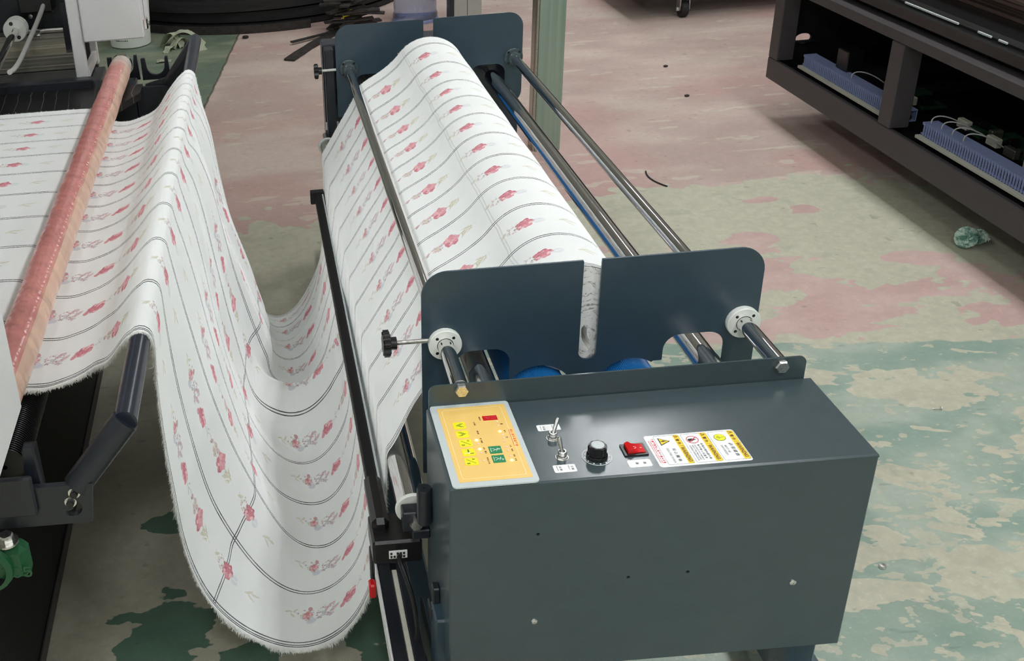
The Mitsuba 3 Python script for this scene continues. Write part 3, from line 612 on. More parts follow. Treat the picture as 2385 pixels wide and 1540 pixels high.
for x, y in LED:
    pp('indicator', lathe([(0, .0019), (.0006, .0018), (.0009, .001), (.001, .0001)], [x, y, F1], [0, 0, 1], 14), 'led_off', smooth=35)
for x, y, c in ((.3101, 1.3046, (5.0, 2.4, .15)), (.2724, 1.2876, (2.2, 3.4, .25)), (.2728, 1.2657, (2.2, 3.4, .25)), (.3113, 1.2341, (2.2, 3.4, .25))):
    pp('lit_indicator', lathe([(0, .0023), (.0006, .0022), (.0010, .0013), (.0012, .0001)], [x, y, F1], [0, 0, 1], 14), 'led_off', label='lit indicator lamp')
    scene[f'{P}__lit_indicator' + ('' if used[f'{P}__lit_indicator'] == 0 else '_%03d' % used[f'{P}__lit_indicator'])]['emitter'] = {'type': 'area', 'radiance': {'type': 'rgb', 'value': list(c)}}
marks = [(.2877, 1.3440, 3, .0026), (.2775, 1.3318, 3, .0026), (.278, 1.3095, 3, .0026), (.2790, 1.2905, 4, .0026), (.2790, 1.2680, 2, .0026), (.2795, 1.2590, 2, .0026), (.2790, 1.2435, 5, .0025),
         (.3170, 1.3055, 2, .0024), (.3164, 1.3225, 1, .004), (.3160, 1.2890, 1, .004), (.3170, 1.2690, 2, .0024), (.3172, 1.2590, 2, .0024), (.3172, 1.2460, 2, .0024), (.3172, 1.2365, 2, .0024)]
pp('small_print', flat(unary_union([glyphblocks(*m, seed=i) for i, m in enumerate(marks)]), F1), 'ink_brown')
pp('title_print', flat(unary_union([glyphblocks(.3262, 1.3055, 8, .0044, 77), BL([(.3232, 1.307), (.3224, 1.2665)], .0007)]), F1), 'ink_orange')

# ------------------------------------------------------------------ switches
for (x, y, tip) in ((.3815, 1.2808, (.3925, 1.298, .6975)), (.3822, 1.2347, (.3795, 1.2465, .7010))):
    k = f'{W}__' + ('toggle_switch' if y > 1.26 else 'toggle_switch_001')
    obj(k, cat_([hexa([x, y, TOPZ + .0006], [0, 0, 1], .0083, .0026), lathe([(0, .0062), (.0030, .0062), (.0034, .0058), (.0038, .0062), (.0050, .0062), (.0054, .0058), (.0058, .0062), (.0072, .0062), (.0080, .0056), (.0080, .0040), (.0050, .0030)], [x, y, TOPZ + .003], [0, 0, 1], 24), lathe([(0, .0092), (.0006, .0092), (.0006, .004)], [x, y, TOPZ], [0, 0, 1], 24)]),
        'zinc', smooth=30, label='nickel plated toggle switch nearer the far edge' if y > 1.26 else 'nickel plated toggle switch nearer the front edge', exact=k)
    a = np.array([x, y, TOPZ + .008])
    b = np.array([*tip])
    b[2] += .006
    d = b - a
    obj(k + '__lever', sweep([a, a + d * .3, a + d * .8, a + d * .95, a + d], [.0020, .0024, .0032, .0030, .0014], 18), 'steel_dull', smooth=35, exact=k + '__lever')
# speed knob on its printed scale
kx, ky = .4297, 1.2290
k = f'{W}__speed_knob'
th = np.linspace(0, 2 * np.pi, 121)[:-1]
lob = Polygon([((.0127 + .00055 * math.cos(9 * t)) * math.cos(t), (.0127 + .00055 * math.cos(9 * t)) * math.sin(t)) for t in th])
obj(k, cat_([prism(affinity.scale(affinity.translate(lob, kx, ky), s, s), h, XY(TOPZ + z)) for z, h, s in ((.0045, .0135, 1.0), (.018, .0018, .95), (.0198, .0010, .86))] + [lathe([(0, .0146), (.0040, .0146), (.0050, .0138)], [kx, ky, TOPZ + .0006], [0, 0, 1], 40)]), 'black_plastic', smooth=40, label='black fluted speed knob with a bright cap', exact=k)
obj(k + '__cap', lathe([(0, .0090), (.0006, .0088), (.0009, .0070), (.0006, .0001)], [kx, ky, TOPZ + .0207], [0, 0, 1], 32), 'panel_silver', smooth=35, exact=k + '__cap')
obj(k + '__scale_disc', lathe([(0, .0206), (.0005, .0205), (.0005, .001)], [kx, ky, TOPZ], [0, 0, 1], 56), 'paint_slate', smooth=35, exact=k + '__scale_disc')
ring = Point(kx, ky).buffer(.0205, quad_segs=20).difference(Point(kx, ky).buffer(.0197, quad_segs=20))
dots = [Point(kx + .0172 * math.cos(a), ky + .0172 * math.sin(a)).buffer(.0011, quad_segs=4) for a in np.radians(np.arange(-240, 61, 30))]
obj(k + '__scale_marks', flat(unary_union([ring] + dots), TOPZ + .0005), 'ink_white', exact=k + '__scale_marks')
# rocker switch
k = f'{W}__rocker_switch'
rx0, rx1, ry0, ry1 = .4677, .5012, 1.2232, 1.2505
rr = rrect(rx0, rx1, ry0, ry1, .0012)
obj(k, cat_([prism(rr.difference(sbox(.4728, 1.2272, .4980, 1.2472)), .0022, XY(TOPZ)), prism(sbox(.4722, 1.2266, .4986, 1.2478), .0006, XY(TOPZ + .0002))]), 'black_plastic', smooth=35, label='rocker switch in a black bezel', exact=k)
prof = Polygon([(.4731, TOPZ + .001), (.4977, TOPZ + .001), (.4977, TOPZ + .0034), (.4880, TOPZ + .0040), (.4830, TOPZ + .0052), (.4775, TOPZ + .0092), (.4731, TOPZ + .0068)])
obj(k + '__rocker', prism(prof, .0194, XZ(1.2275)), 'red_plastic', smooth=30, label='glossy red rocker', exact=k + '__rocker')
obj(k + '__mark', cat_([prism(sbox(.4925, 1.2368, .4950, 1.2376), .0003, XY(TOPZ + .00348)), trimesh.creation.torus(.0021, .0003, major_sections=20, minor_sections=6, transform=[[1, 0, -.5, .4845], [0, 1, 0, 1.2372], [.0, 0, 1, TOPZ + .0049], [0, 0, 0, 1]])]), 'ink_white', exact=k + '__mark')


# ------------------------------------------------------------------ writing
def han(ch):                     # outline of one character in a unit square
    out = []
    for poly in GLYPHS[ch]:
        rings = [[(r[i] / 63, r[i + 1] / 63) for i in range(0, len(r), 2)] for r in poly]
        rings = [r for r in rings if len(r) > 2]
        if rings:
            out.append(Polygon(rings[0], rings[1:]).buffer(0))
    return unary_union(out)


def run(text, x, y, h, adv=1.08):
    """characters reading towards -y, their tops towards +x, first one starting at (x, y)"""
    gs = []
    for i, ch in enumerate(text):
        g = affinity.affine_transform(han(ch), [0, h, -h, 0, x, y - i * h * adv])
        gs.append(g)
    return unary_union(gs)


def latin(text, x, y, h, z, length=None, bold=False, t=.00022):
    m = meshkit.text_mesh(text, h, t, bold)
    v = m.vertices.copy()
    s = 1 if length is None else length / (v[:, 0].max() - v[:, 0].min())
    return trimesh.Trimesh(np.c_[x + v[:, 1], y - v[:, 0] * s, z + v[:, 2]], m.faces, process=False)


for nm, (x0, x1, y0, y1), words in (('mode_label', (.3655, .3990, 1.3000, 1.3150), (('手动', .3735), ('自动', .3905))), ('direction_label', (.3637, .3947, 1.2005, 1.2175), (('反转', .3718), ('正转', .3880)))):
    k = f'{W}__{nm}'
    obj(k, flat(rrect(x0, x1, y0, y1, .0022), TOPZ, .0003), 'sticker_white', label='white sticker above the toggle switches' if nm[0] == 'm' else 'white sticker in front of the toggle switches', exact=k)
    g = [run(w, x, y1 - .0035, .0046, 1.15) for w, x in words] + [glyphblocks(x - .0028, y1 - .0036, 7, .0012, 5) for w, x in words]
    obj(k + '__lettering', flat(unary_union(g), TOPZ + .0003), 'ink_grey', exact=k + '__lettering')
k = f'{W}__power_label'
obj(k, flat(rrect(.4666, .4985, 1.1985, 1.2150, .003), TOPZ, .0003), 'sticker_white', label='white sticker in front of the rocker switch', exact=k)
obj(k + '__lettering', flat(unary_union([run('源', .4770, 1.2095, .0052), run('电', .4875, 1.2095, .0056)]), TOPZ + .0003), 'ink_grey', exact=k + '__lettering')

S = f'{W}__warning_sticker'
obj(S, flat(rrect(.5072, .6356, 1.1935, 1.2672, .0045), TOPZ, .0003), 'sticker_white', label='white warning sticker with three yellow banners', exact=S)
Z1 = TOPZ + .0003
Z2 = Z1 + .00022


def sp(name, mesh, m, label=None):
    return obj(f'{S}__{name}', mesh, m, smooth=False, label=label)


for (x0, xb, x1) in ((.5200, .5478, .5562), (.5592, .5858, .5956), (.5978, .6251, .6346)):
    o = rrect(x0, x1, 1.1974, 1.2645, .0025)
    sp('panel_border', flat(o.difference(o.buffer(-.00035)), Z1), 'ink_grey')
    ban = o.buffer(-.0004).intersection(sbox(xb, 1.19, x1, 1.27))
    sp('banner', flat(ban, Z1), 'sticker_yellow', label='yellow warning banner')
    cx = (xb + x1) / 2
    tri = Polygon([(cx + .0032, 1.2600), (cx - .0028, 1.2635), (cx - .0028, 1.2565)])
    sp('banner_lettering', cat_([flat(unary_union([tri.difference(tri.buffer(-.0006)), BL([(cx - .0014, 1.26), (cx + .0012, 1.26)], .0006), run('警告', cx - .0031, 1.2548, .0062, 1.2), BL([(cx - .003, 1.2387), (cx + .003, 1.2372)], .0005)]), Z2), latin('WARNING', cx - .0026, 1.2350, .0052, Z2, .034, True)]), 'ink_brown')
tri = Polygon([(.5405, 1.2510), (.5250, 1.2600), (.5250, 1.2420)])
sp('triangle_edge', flat(tri, Z1), 'ink_black')
sp('triangle', flat(tri.buffer(-.0011, join_style=2), Z2), 'sticker_yellow', label='yellow triangle with a lightning bolt')
sp('lightning', flat(Polygon([(.5350, 1.2512), (.5302, 1.2532), (.5306, 1.2512), (.5268, 1.2514), (.5305, 1.2498), (.5302, 1.2512)]).buffer(.0003), Z2 + .0002), 'ink_black')
cir = Point(.5719, 1.2500).buffer(.0085, quad_segs=16)
fist = unary_union([Polygon([(.5655, 1.2520), (.5655, 1.2478), (.5700, 1.2462), (.5735, 1.2490), (.5775, 1.2498), (.5740, 1.2522), (.5700, 1.2528)])])
sp('hand_symbol', flat(fist, Z1), 'ink_black', label='black hand symbol')
sp('prohibition_ring', flat(unary_union([cir.difference(cir.buffer(-.0009)), BL([(.5655, 1.2442), (.5783, 1.2558)], .0012)]), Z2), 'ink_red', label='red prohibition ring with a slash')
ec = Point(.6110, 1.2500).buffer(.0082, quad_segs=16)
sp('earth_sign_edge', flat(ec, Z1), 'key_ink')
sp('earth_sign', flat(ec.buffer(-.0008), Z2), 'sign_yellow', label='yellow round earth sign')
sp('earth_symbol', flat(unary_union([BL([(.6172, 1.2500), (.6100, 1.2500)], .0006)] + [BL([(.6100 - .0017 * i, 1.25 - .0042 + .0012 * i), (.6100 - .0017 * i, 1.25 + .0042 - .0012 * i)], .0006) for i in range(3)]), Z2 + .0002), 'key_ink')
sp('lettering', cat_([flat(unary_union([run('当心触电', .5365, 1.2345, .0066, 1.25), run('机器运转时请不要', .5792, 1.2405, .0042, 1.12), run('将手放入机器里', .5738, 1.2385, .0042, 1.16), run('必须接地', .6170, 1.2360, .0072, 1.1)]), Z1),
                      latin('ELECTRIC SHOCK', .5292, 1.2350, .0030, Z1, .0335), latin('DO NOT PUT HANDS', .5696, 1.2385, .0022, Z1, .0355), latin('INTO THE MACHINE', .5660, 1.2378, .0022, Z1, .0340), latin('DURING OPERATION', .5624, 1.2370, .0022, Z1, .0345),
                      latin('MUST BE', .6098, 1.2318, .0030, Z1, .0175), latin('GROUNDED', .6048, 1.2328, .0030, Z1, .0235)]), 'ink_grey')
sp('red_print', flat(unary_union([glyphblocks(.5165, 1.2580, 13, .0037, 9), glyphblocks(.5132, 1.2552, 34, .0013, 10), glyphblocks(.5108, 1.2545, 33, .0013, 11)]), Z1), 'ink_red')

# ------------------------------------------------------------------ the printed fabric
DK = .1305                                  # distance between the printed double lines
K0, K1 = -.10, 10.35                        # front and back selvedge, counted in double lines


def pole_axis(y):
    return -.2105 + .0245 * (y - 1.453), .80 + .035 * (y - 1.2) / 1.73


POLE_R = .0165
MID = np.array(DRAPE, float) / 1000.0       # rows: double lines; columns: from the pole down, through the loop and up to the sensor bar


def fabric_row(i):
    yp = DRAPE_POLE_Y[i]
    k = DRAPE_K[i]
    yw = 1.530 + DK * k if k < 9.5 else 2.985
    px, pz = pole_axis(yp)
    r = POLE_R + .0015
    yb = yp + .075 if k < 9 else 2.86
    sk = .018 * (yb - 1.6)
    bed = [(-2.0, .733), (-1.3, .733), (-.9, .733), (-.62, .7335), (-.51, .733), (-.480, .731), (-.464, .724), (-.450, .712), (-.436, .700), (-.418, .690), (-.39, .688), (-.35, .697), (-.31, .716)]
    P = [(x + sk, yb, z) for x, z in bed]
    q = len(P)
    lx, lz = px - r * math.sin(math.radians(50)), pz + r * math.cos(math.radians(50))
    P += [(px - .060, yb * .4 + yp * .6, pz - .046), (lx - .008, yp * .9 + yb * .1, lz - .0085)]
    for a in (-50, -25, 0, 25, 50, 72):
        P.append((px + r * math.sin(math.radians(a)), yp, pz + r * math.cos(math.radians(a))))
    top = q + 4
    q0 = MID[i].copy()
    q0[0] = [px + r * 1.02 + .001, yp, pz - .012]
    q0[1] = q0[1] * .75 + .25 * np.array([px + r + .006, yp, q0[1][2]])
    P += [tuple(v) for v in q0]
    e = MID[i][-1]
    A = np.array([.1675, yw, .500])
    P += [tuple(e + (A - e) * t + np.array([.006 * math.sin(math.pi * t), 0, 0])) for t in (.3, .6, .85)]
    P += [(.1668, yw, .492), (.1690, yw, .5045), (.1765, yw, .5165), (.222, yw, .591), (.262, yw, .6555), (.274, yw, .6800), (.2835, yw, .6955), (.297, yw, .7065), (.318, yw, .7185), (.345, yw, .7345), (.382, yw, .7625)]
    for a in (132, 118, 104, 90, 76, 60, 44, 28, 12, -4, -20, -36):
        P.append((.481 + .1005 * math.cos(math.radians(a)), yw, .7225 + .1005 * math.sin(math.radians(a))))
    P = np.array(P)
    if i == 0:                               # the first line stays clear of the near guide plate
        P[top + 25:, 1] += .016 * np.clip((P[top + 25:, 0] - .19) / .03, 0, 1)
    return P, top


ROWS = [fabric_row(i) for i in range(len(DRAPE_K))]
TOPI = ROWS[0][1]
CTRL = np.array([r[0] for r in ROWS])                        # rows x columns x 3
kk = np.unique(np.round(np.concatenate([np.linspace(K0, K1, 118), np.arange(0, 11)]), 4))
kq = np.clip(kk, DRAPE_K[0] - .2, DRAPE_K[-1] + .2)
FINE = PchipInterpolator(DRAPE_K, CTRL, axis=0, extrapolate=False)(np.clip(kq, 0, DRAPE_K[-1]))
over = (kk < 0)
FINE[over, :, 1] += (kk[over] * DK)[:, None] * np.where(CTRL[0, :, 0] > .2, .55, 1.0)[None]                  # the strip outside the first printed line
over = (kk > DRAPE_K[-1])
FINE[over, :, 1] += ((kk[over] - DRAPE_K[-1]) * DK)[:, None]
mean = CTRL[1:7].mean(0)
seg = np.linalg.norm(np.diff(mean, axis=0), axis=1)
S = np.r_[0, np.cumsum(seg)]
S0 = S[TOPI]
sn = []
for a, b in zip(S[:-1], S[1:]):
    n = max(1, int(math.ceil((b - a) / (.010 if a > S0 - .5 else .12))))
    sn += list(np.linspace(a, b, n + 1)[:-1])
sn.append(S[-1])
sn = np.array(sn)
SHEET = PchipInterpolator(S, FINE.transpose(1, 0, 2), axis=0)(sn).transpose(1, 0, 2)
ss = sn - S0


def sheet_mesh(G):
    a, b = G.shape[:2]
    i, j = np.meshgrid(np.arange(a - 1), np.arange(b - 1), indexing='ij')
    q = np.stack([i * b + j, (i + 1) * b + j, (i + 1) * b + j + 1, i * b + j + 1], -1).reshape(-1, 4)
    return trimesh.Trimesh(G.reshape(-1, 3), np.vstack([q[:, [0, 1, 2]], q[:, [0, 2, 3]]]), process=False)


from scipy.ndimage import gaussian_filter1d
soft = gaussian_filter1d(SHEET, 3.0, axis=1, mode='nearest')
hang = (np.clip((ss - .06) / .06, 0, 1) * np.clip((1.12 - ss) / .06, 0, 1))[None, :, None]
SHEET = SHEET * (1 - hang) + soft * hang
# soft folds of the hanging cloth
tmp = sheet_mesh(SHEET)
NRM = np.array(tmp.vertex_normals).reshape(SHEET.shape)
SS, KK = np.meshgrid(ss, kk)
free = np.clip((SS - .05) / .12, 0, 1) * np.clip((1.02 - SS) / .1, 0, 1)
amp = free * (.0055 + .006 * np.clip((KK - 2.0) / 2, 0, 1))
fold = meshkit.fbm(np.stack([SS * 1.5 + KK * .25, KK * 1.15 - SS * .4, SS * 0], -1), 3, 3) - .5
crease = meshkit.fbm(np.stack([SS * 5, KK * .8 + SS * 2, SS * 0 + 9], -1), 2, 5) - .5
onroll = np.clip((SS - 1.34) / .06, 0, 1)
onbed = np.clip((-.03 - SS) / .05, 0, 1) * np.clip((SS + .22) / .05, 0, 1)
disp = amp * fold * 2.2 + (onroll * .0026 + onbed * .004 + free * .002) * crease * 1.6
SHEET = SHEET + NRM * disp[..., None]


def step(a, b, x):
    t = np.clip((x - a) / (b - a), 0, 1)
    return t * t * (3 - 2 * t)


# the loop is pinched half way across: a crest with a deeper pocket behind it, and the far part of the hanging side falls over the pocket
crest = step(4.3, 5.45, KK) * (1 - step(5.48, 5.80, KK)) * step(.60, .78, SS) * (1 - step(.93, 1.08, SS))
SHEET[..., 2] += .080 * crest
SHEET[..., 1] -= .030 * crest
pocket = step(5.7, 6.3, KK) * (1 - step(8.6, 10.0, KK)) * step(.66, .76, SS) * (1 - step(.9, 1.05, SS))
SHEET[..., 2] -= .035 * pocket
SHEET[..., 1] += .03 * pocket
lapel = step(5.5, 6.3, KK) * (1 - step(8.0, 9.6, KK)) * step(.25, .60, SS) * (1 - step(.66, .74, SS))
SHEET[..., 0] += .024 * lapel
SHEET[..., 1] -= .02 * lapel


def fabric_col(p, n, uv):
    s, k = uv.x, uv.y
    base = mix(srgb(229, 231, 230), srgb(236, 237, 236), fbm(s * 8, k * 1.2, 0, 2))
    weave = noise(s * 900, k * 120) * .03
    row = dr.floor(k)
    near = dr.floor(k + .5)
    d = (k - near) * DK
    wob = (fbm(s * 6, near * 3.3, 0, 2) - .5) * .0022
    d1 = dr.minimum(dr.abs(d + wob - .0030), dr.abs(d + wob + .0030))
    edge = dr.select(near == 0, dr.abs(d + wob + .0072), mi.Float(1))
    line = 1 - smoothstep(.0008, .0015, dr.minimum(d1, edge))
    sc = (s - .585) / 1.05
    ds = (sc - dr.floor(sc + .5)) * 1.05 + (fbm(k * 2.2, 3, 0, 2) - .5) * .006
    cross = (1 - smoothstep(.0008, .0015, dr.minimum(dr.abs(ds - .003), dr.abs(ds + .003)))) * dr.select(s > 1.1, mi.Float(.22), mi.Float(1)) * dr.select(s > 0, mi.Float(1), mi.Float(0))
    ink = dr.maximum(line, cross * dr.select((k > -.02) & (k < 10.3), mi.Float(1), mi.Float(0)))
    c = mix(base, srgb(52, 52, 58), ink * (.78 + .22 * noise(s * 60, k * 9)))
    # garland between two lines: a runs along the web, b across it
    q = (s + .088) / .545 + .5
    a = (q - dr.floor(q) - .5) * .545
    b = (k - row - .5) * DK
    a = a + (fbm(s * 110, k * 14, 1, 2) - .5) * .0032
    b = b + (fbm(s * 110, k * 14, 7, 2) - .5) * .0032
    ok = dr.select((k > 0) & (k < 10), mi.Float(1), mi.Float(0))

    def rose(c, ca, cb, ra, rb, rot, col, dark, seed, sharp=.06):
        u, v = a - ca, b - cb
        cr, sr = math.cos(rot), math.sin(rot)
        u, v = (u * cr + v * sr) / ra, (v * cr - u * sr) / rb
        r = dr.sqrt(u * u + v * v)
        th = dr.atan2(v, u)
        lob = 1 + .09 * dr.sin(5 * th + seed) + .05 * dr.sin(9 * th + 2 * seed)
        m = 1 - smoothstep(lob - sharp * 2, lob, r)
        sp = dr.exp(-r * 1.1) * 1.4
        n1, n2, cell = voronoi(u * (1.25 + sp) + seed * 3.1 + 20 + (noise(u * 4 + seed, v * 4) - .5) * 1.1, v * (1.25 + sp) + seed * 1.7 + 20 + (noise(u * 4 + 9, v * 4 + seed) - .5) * 1.1)
        vein = (1 - smoothstep(.02, .20, n2 - n1)) * .6 + smoothstep(.72, 1.0, r) * .25
        f = mix(col, srgb(238, 204, 206), smoothstep(.35, .9, cell) * .75)
        f = mix(f, dark, vein + .35 * (1 - smoothstep(.0, .35, cell)))
        return mix(c, f, m * ok)

    def blob(c, ca, cb, ra, rb, rot, col, alpha=.8):
        u, v = a - ca, b - cb
        cr, sr = math.cos(rot), math.sin(rot)
        u, v = (u * cr + v * sr) / ra, (v * cr - u * sr) / rb
        m = 1 - smoothstep(.75, 1.0, dr.sqrt(u * u + v * v))
        return mix(c, col, m * ok * alpha)

    def twig(c, c0, c1, b0, b1, w, col, alpha=.6, fr=170.0):
        t = (a - c0) / (c1 - c0)
        mid = b0 + (b1 - b0) * t + .0025 * dr.sin(a * fr)
        m = (1 - smoothstep(w * .5, w, dr.abs(b - mid))) * dr.select((t > 0) & (t < 1), mi.Float(1), mi.Float(0))
        return mix(c, col, m * ok * alpha)

    def spray(c, ca, cb, ra, rb, scale, cols, share=.5):       # many small petals and leaves close together
        u, v = a - ca, b - cb
        inside = 1 - smoothstep(.8, 1.05, dr.sqrt(dr.square(u / ra) + dr.square(v / rb)))
        n1, n2, cell = voronoi(u * scale + 40 + row * 0, v * scale * 1.15 + 40)
        petal = inside * smoothstep(.10, .22, n2 - n1) * (1 - smoothstep(share, share + .02, cell)) * (1 - smoothstep(.35, .5, n1))
        t = cell / share * (len(cols) - .01)
        f = mi.Color3f(cols[0])
        for i, q in enumerate(cols[1:]):
            f = mix(f, q, dr.select(t > i + 1, mi.Float(1), mi.Float(0)))
        return mix(c, f, petal * ok * .85)

    PK, DKR = srgb(220, 152, 162), srgb(178, 96, 110)
    KH, GR, MV = srgb(206, 202, 180), srgb(190, 192, 198), srgb(196, 166, 170)
    # order along the web: leaf, rose, pale flower, bud, twig, open rose, pale cluster, small buds, sprig
    for ca, cb, ra, rb, rot in ((.030, -.004, .016, .0035, .7), (.036, .008, .013, .003, -.5), (.026, .004, .010, .0025, .1)):
        c = blob(c, ca, cb, ra, rb, rot, KH, .75)
    c = twig(c, .020, .060, .000, .002, .0008, KH, .6)
    c = rose(c, 0.0, 0.002, .0175, .0205, .1, PK, DKR, 1.3)
    for ca, cb, ra, rb, rot in ((-.024, .006, .010, .005, .6), (-.031, -.004, .010, .0045, -.5), (-.036, .008, .009, .004, .2)):
        c = blob(c, ca, cb, ra, rb, rot, MV, .7)
    c = blob(c, -.030, .002, .004, .012, .2, KH, .6)
    c = blob(c, -.052, .002, .0065, .0045, .4, MV, .9)
    c = blob(c, -.054, -.003, .004, .002, .4, srgb(150, 120, 126), .8)
    c = twig(c, -.095, -.056, -.002, .001, .0009, srgb(176, 170, 160), .75)
    c = blob(c, -.078, .005, .006, .0016, .7, GR, .8)
    c = blob(c, -.074, -.006, .006, .0016, -.7, GR, .8)
    c = rose(c, -.112, -.003, .0205, .0135, -.15, PK, DKR, 4.1)
    c = blob(c, -.132, -.009, .007, .006, .3, srgb(206, 138, 148), .9)
    for i, (ca, cb, ra, rb, rot) in enumerate(((-.150, .000, .012, .0045, .4), (-.160, -.010, .010, .004, -.3), (-.164, .010, .011, .0035, .8), (-.172, .001, .009, .0045, -.8), (-.156, .014, .008, .003, .1), (-.180, -.006, .008, .003, .5))):
        c = blob(c, ca, cb, ra, rb, rot, MV if i % 2 == 0 else GR, .72)
    c = blob(c, -.196, -.012, .011, .007, .3, srgb(186, 190, 204), .6)
    c = rose(c, -.204, .003, .0105, .010, .3, srgb(216, 150, 156), DKR, 2.2)
    c = blob(c, -.199, .018, .005, .0065, .2, srgb(190, 134, 140), .85)
    c = twig(c, -.240, -.212, .010, .002, .0009, KH, .8, 240.0)
    for ca, cb, ra, rb, rot in ((-.228, .014, .008, .0022, .9), (-.234, .002, .007, .002, -.6), (-.243, .010, .008, .002, .3)):
        c = blob(c, ca, cb, ra, rb, rot, KH, .85)
    OUT = srgb(158, 134, 138)
    c = spray(c, -.166, .001, .024, .019, 190.0, (MV, srgb(182, 150, 156), GR, srgb(206, 176, 178), OUT), .62)
    c = spray(c, -.207, .004, .018, .017, 170.0, (MV, OUT, KH, GR), .45)
    c = spray(c, -.032, .001, .015, .014, 200.0, (srgb(206, 168, 170), KH, OUT), .5)
    c = spray(c, .034, .001, .016, .012, 190.0, (KH, srgb(188, 180, 150)), .4)
    # the leaf and small blossom on the other half of the repeat
    for ca, cb, ra, rb, rot in ((.205, .002, .014, .003, .5), (.212, -.006, .012, .0028, -.4), (.222, .004, .012, .0026, .2)):
        c = blob(c, ca, cb, ra, rb, rot, KH, .7)
    c = rose(c, .135, .000, .019, .015, .3, PK, DKR, 3.0)
    c = spray(c, .108, .001, .018, .014, 190.0, (MV, KH, OUT), .5)
    c = blob(c, .092, .004, .010, .0035, .6, KH, .8)
    c = twig(c, .084, .104, .006, .000, .0009, GR, .7)
    c = blob(c, .160, -.002, .012, .010, .1, srgb(196, 202, 208), .45)
    c = blob(c, .160, -.002, .013, .0014, .1, srgb(236, 236, 236), .8)
    return c * (.985 + weave)


mat('printed_cloth', tex(fabric_col), .85, specular=.12, sheen=.25)
mat('raw_cloth', srgb(228, 229, 224), .9, specular=.1)
FB = thing('printed_fabric', 'white rose-printed fabric looping from the left machine down and up onto its roll', 'fabric')
uvs = np.stack([SS.ravel(), KK.ravel()], -1)
obj(f'{FB}__sheet', sheet_mesh(SHEET), 'printed_cloth', smooth=True, uv=uvs, exact=f'{FB}__sheet')
# the wound roll under the last turn
ang = np.radians(np.arange(0, 360, 4))
rad = np.array([.0985 + .022 * math.exp(-((math.degrees(a) - 309) / 20) ** 2) - .006 * math.exp(-((math.degrees(a) - 246) / 16) ** 2) for a in ang])
out = Polygon([(.481 + r * math.cos(a), .7225 + r * math.sin(a)) for r, a in zip(rad, ang)])
hole = Polygon([(.4965, .706), (.5000, .7105), (.5040, .706), (.5050, .692), (.5095, .682), (.5120, .672), (.5090, .664), (.5040, .669), (.5005, .678), (.4975, .690)]).buffer(.0008)
rollm = prism(out.difference(hole), 1.445, XZ(1.5385))
obj(f'{FB}__wound_roll', rollm, 'layered_cloth', smooth=30, label='wound roll end of ragged cloth layers with a dark hollow core', exact=f'{FB}__wound_roll')


def fringe(row, sgn, n, lo, hi, LEN=1.0):
    L = SHEET[row]
    d = np.r_[0, np.cumsum(np.linalg.norm(np.diff(L, axis=0), axis=1))]
    nr = NRM[row]
    lo_s, hi_s = np.interp([lo, hi], ss, d)
    V, F = [], []
    for t in np.sort(rng.uniform(lo_s, hi_s, n)):
        p = np.array([np.interp(t, d, L[:, c]) for c in range(3)])
        q = np.array([np.interp(t + .004, d, L[:, c]) for c in range(3)]) - p
        q /= np.linalg.norm(q) + 1e-9
        nn = np.array([np.interp(t, d, nr[:, c]) for c in range(3)])
        ln = rng.uniform(.004, .0135) * LEN * (.6 + .8 * meshkit.noise(np.array([t * 25.0, sgn, 0])))
        dirv = np.array([0, sgn, 0]) + q * rng.normal(0, .35) + nn * rng.normal(0, .25) + np.array([0, 0, -.25])
        tip = p + dirv * ln
        w = rng.uniform(.0003, .0008)
        mid = p + dirv * ln * .5 + q * rng.normal(0, .0012)
        b = len(V)
        V += [p - q * w - np.array([0, sgn * .002, 0]), p + q * w - np.array([0, sgn * .002, 0]), mid + q * w * .8, mid - q * w * .8, tip]
        F += [[b, b + 1, b + 2], [b, b + 2, b + 3], [b + 3, b + 2, b + 4]]
    return trimesh.Trimesh(np.array(V), np.array(F), process=False)


obj(f'{FB}__frayed_edge', fringe(0, -1, 9000, -.45, 1.245, .8), 'raw_cloth', label='frayed white threads along the near selvedge', kind='stuff', exact=f'{FB}__frayed_edge')
obj(f'{FB}__frayed_edge_001', fringe(-1, 1, 4000, -1.2, 1.75, .5), 'raw_cloth', label='frayed white threads along the far selvedge', kind='stuff', exact=f'{FB}__frayed_edge_001')

# ------------------------------------------------------------------ the printer on the left
L = thing('textile_printer', 'black and white textile machine at the left edge feeding the printed fabric', 'machine')


def lp(name, mesh, m, smooth=35, label=None, **kw):
    return obj(f'{L}__{name}', mesh, m, smooth=smooth, label=label, **kw)


f, b_ = pole_axis(1.232), pole_axis(3.10)
lp('front_bar', tube([f[0], 1.232, f[1]], [b_[0], 3.10, b_[1]], POLE_R, 40), 'paint_navy', label='dark round bar that carries the fabric')
lp('bar_arm', tube([f[0], 1.236, f[1]], [-.292, 1.213, .716], .0195, 32), 'paint_black', label='dark slanted stub at the near end of the bar')
lp('bar_arm', cat_([tube([b_[0], 3.094, b_[1]], [-.265, 3.115, .71], .017, 24), prism(Polygon([(-.33, .60), (-.225, .60), (-.185, .80), (-.20, .835), (-.235, .74), (-.33, .715)]), .008, XZ(3.112))]), 'paint_black', label='dark bracket at the far end of the bar')
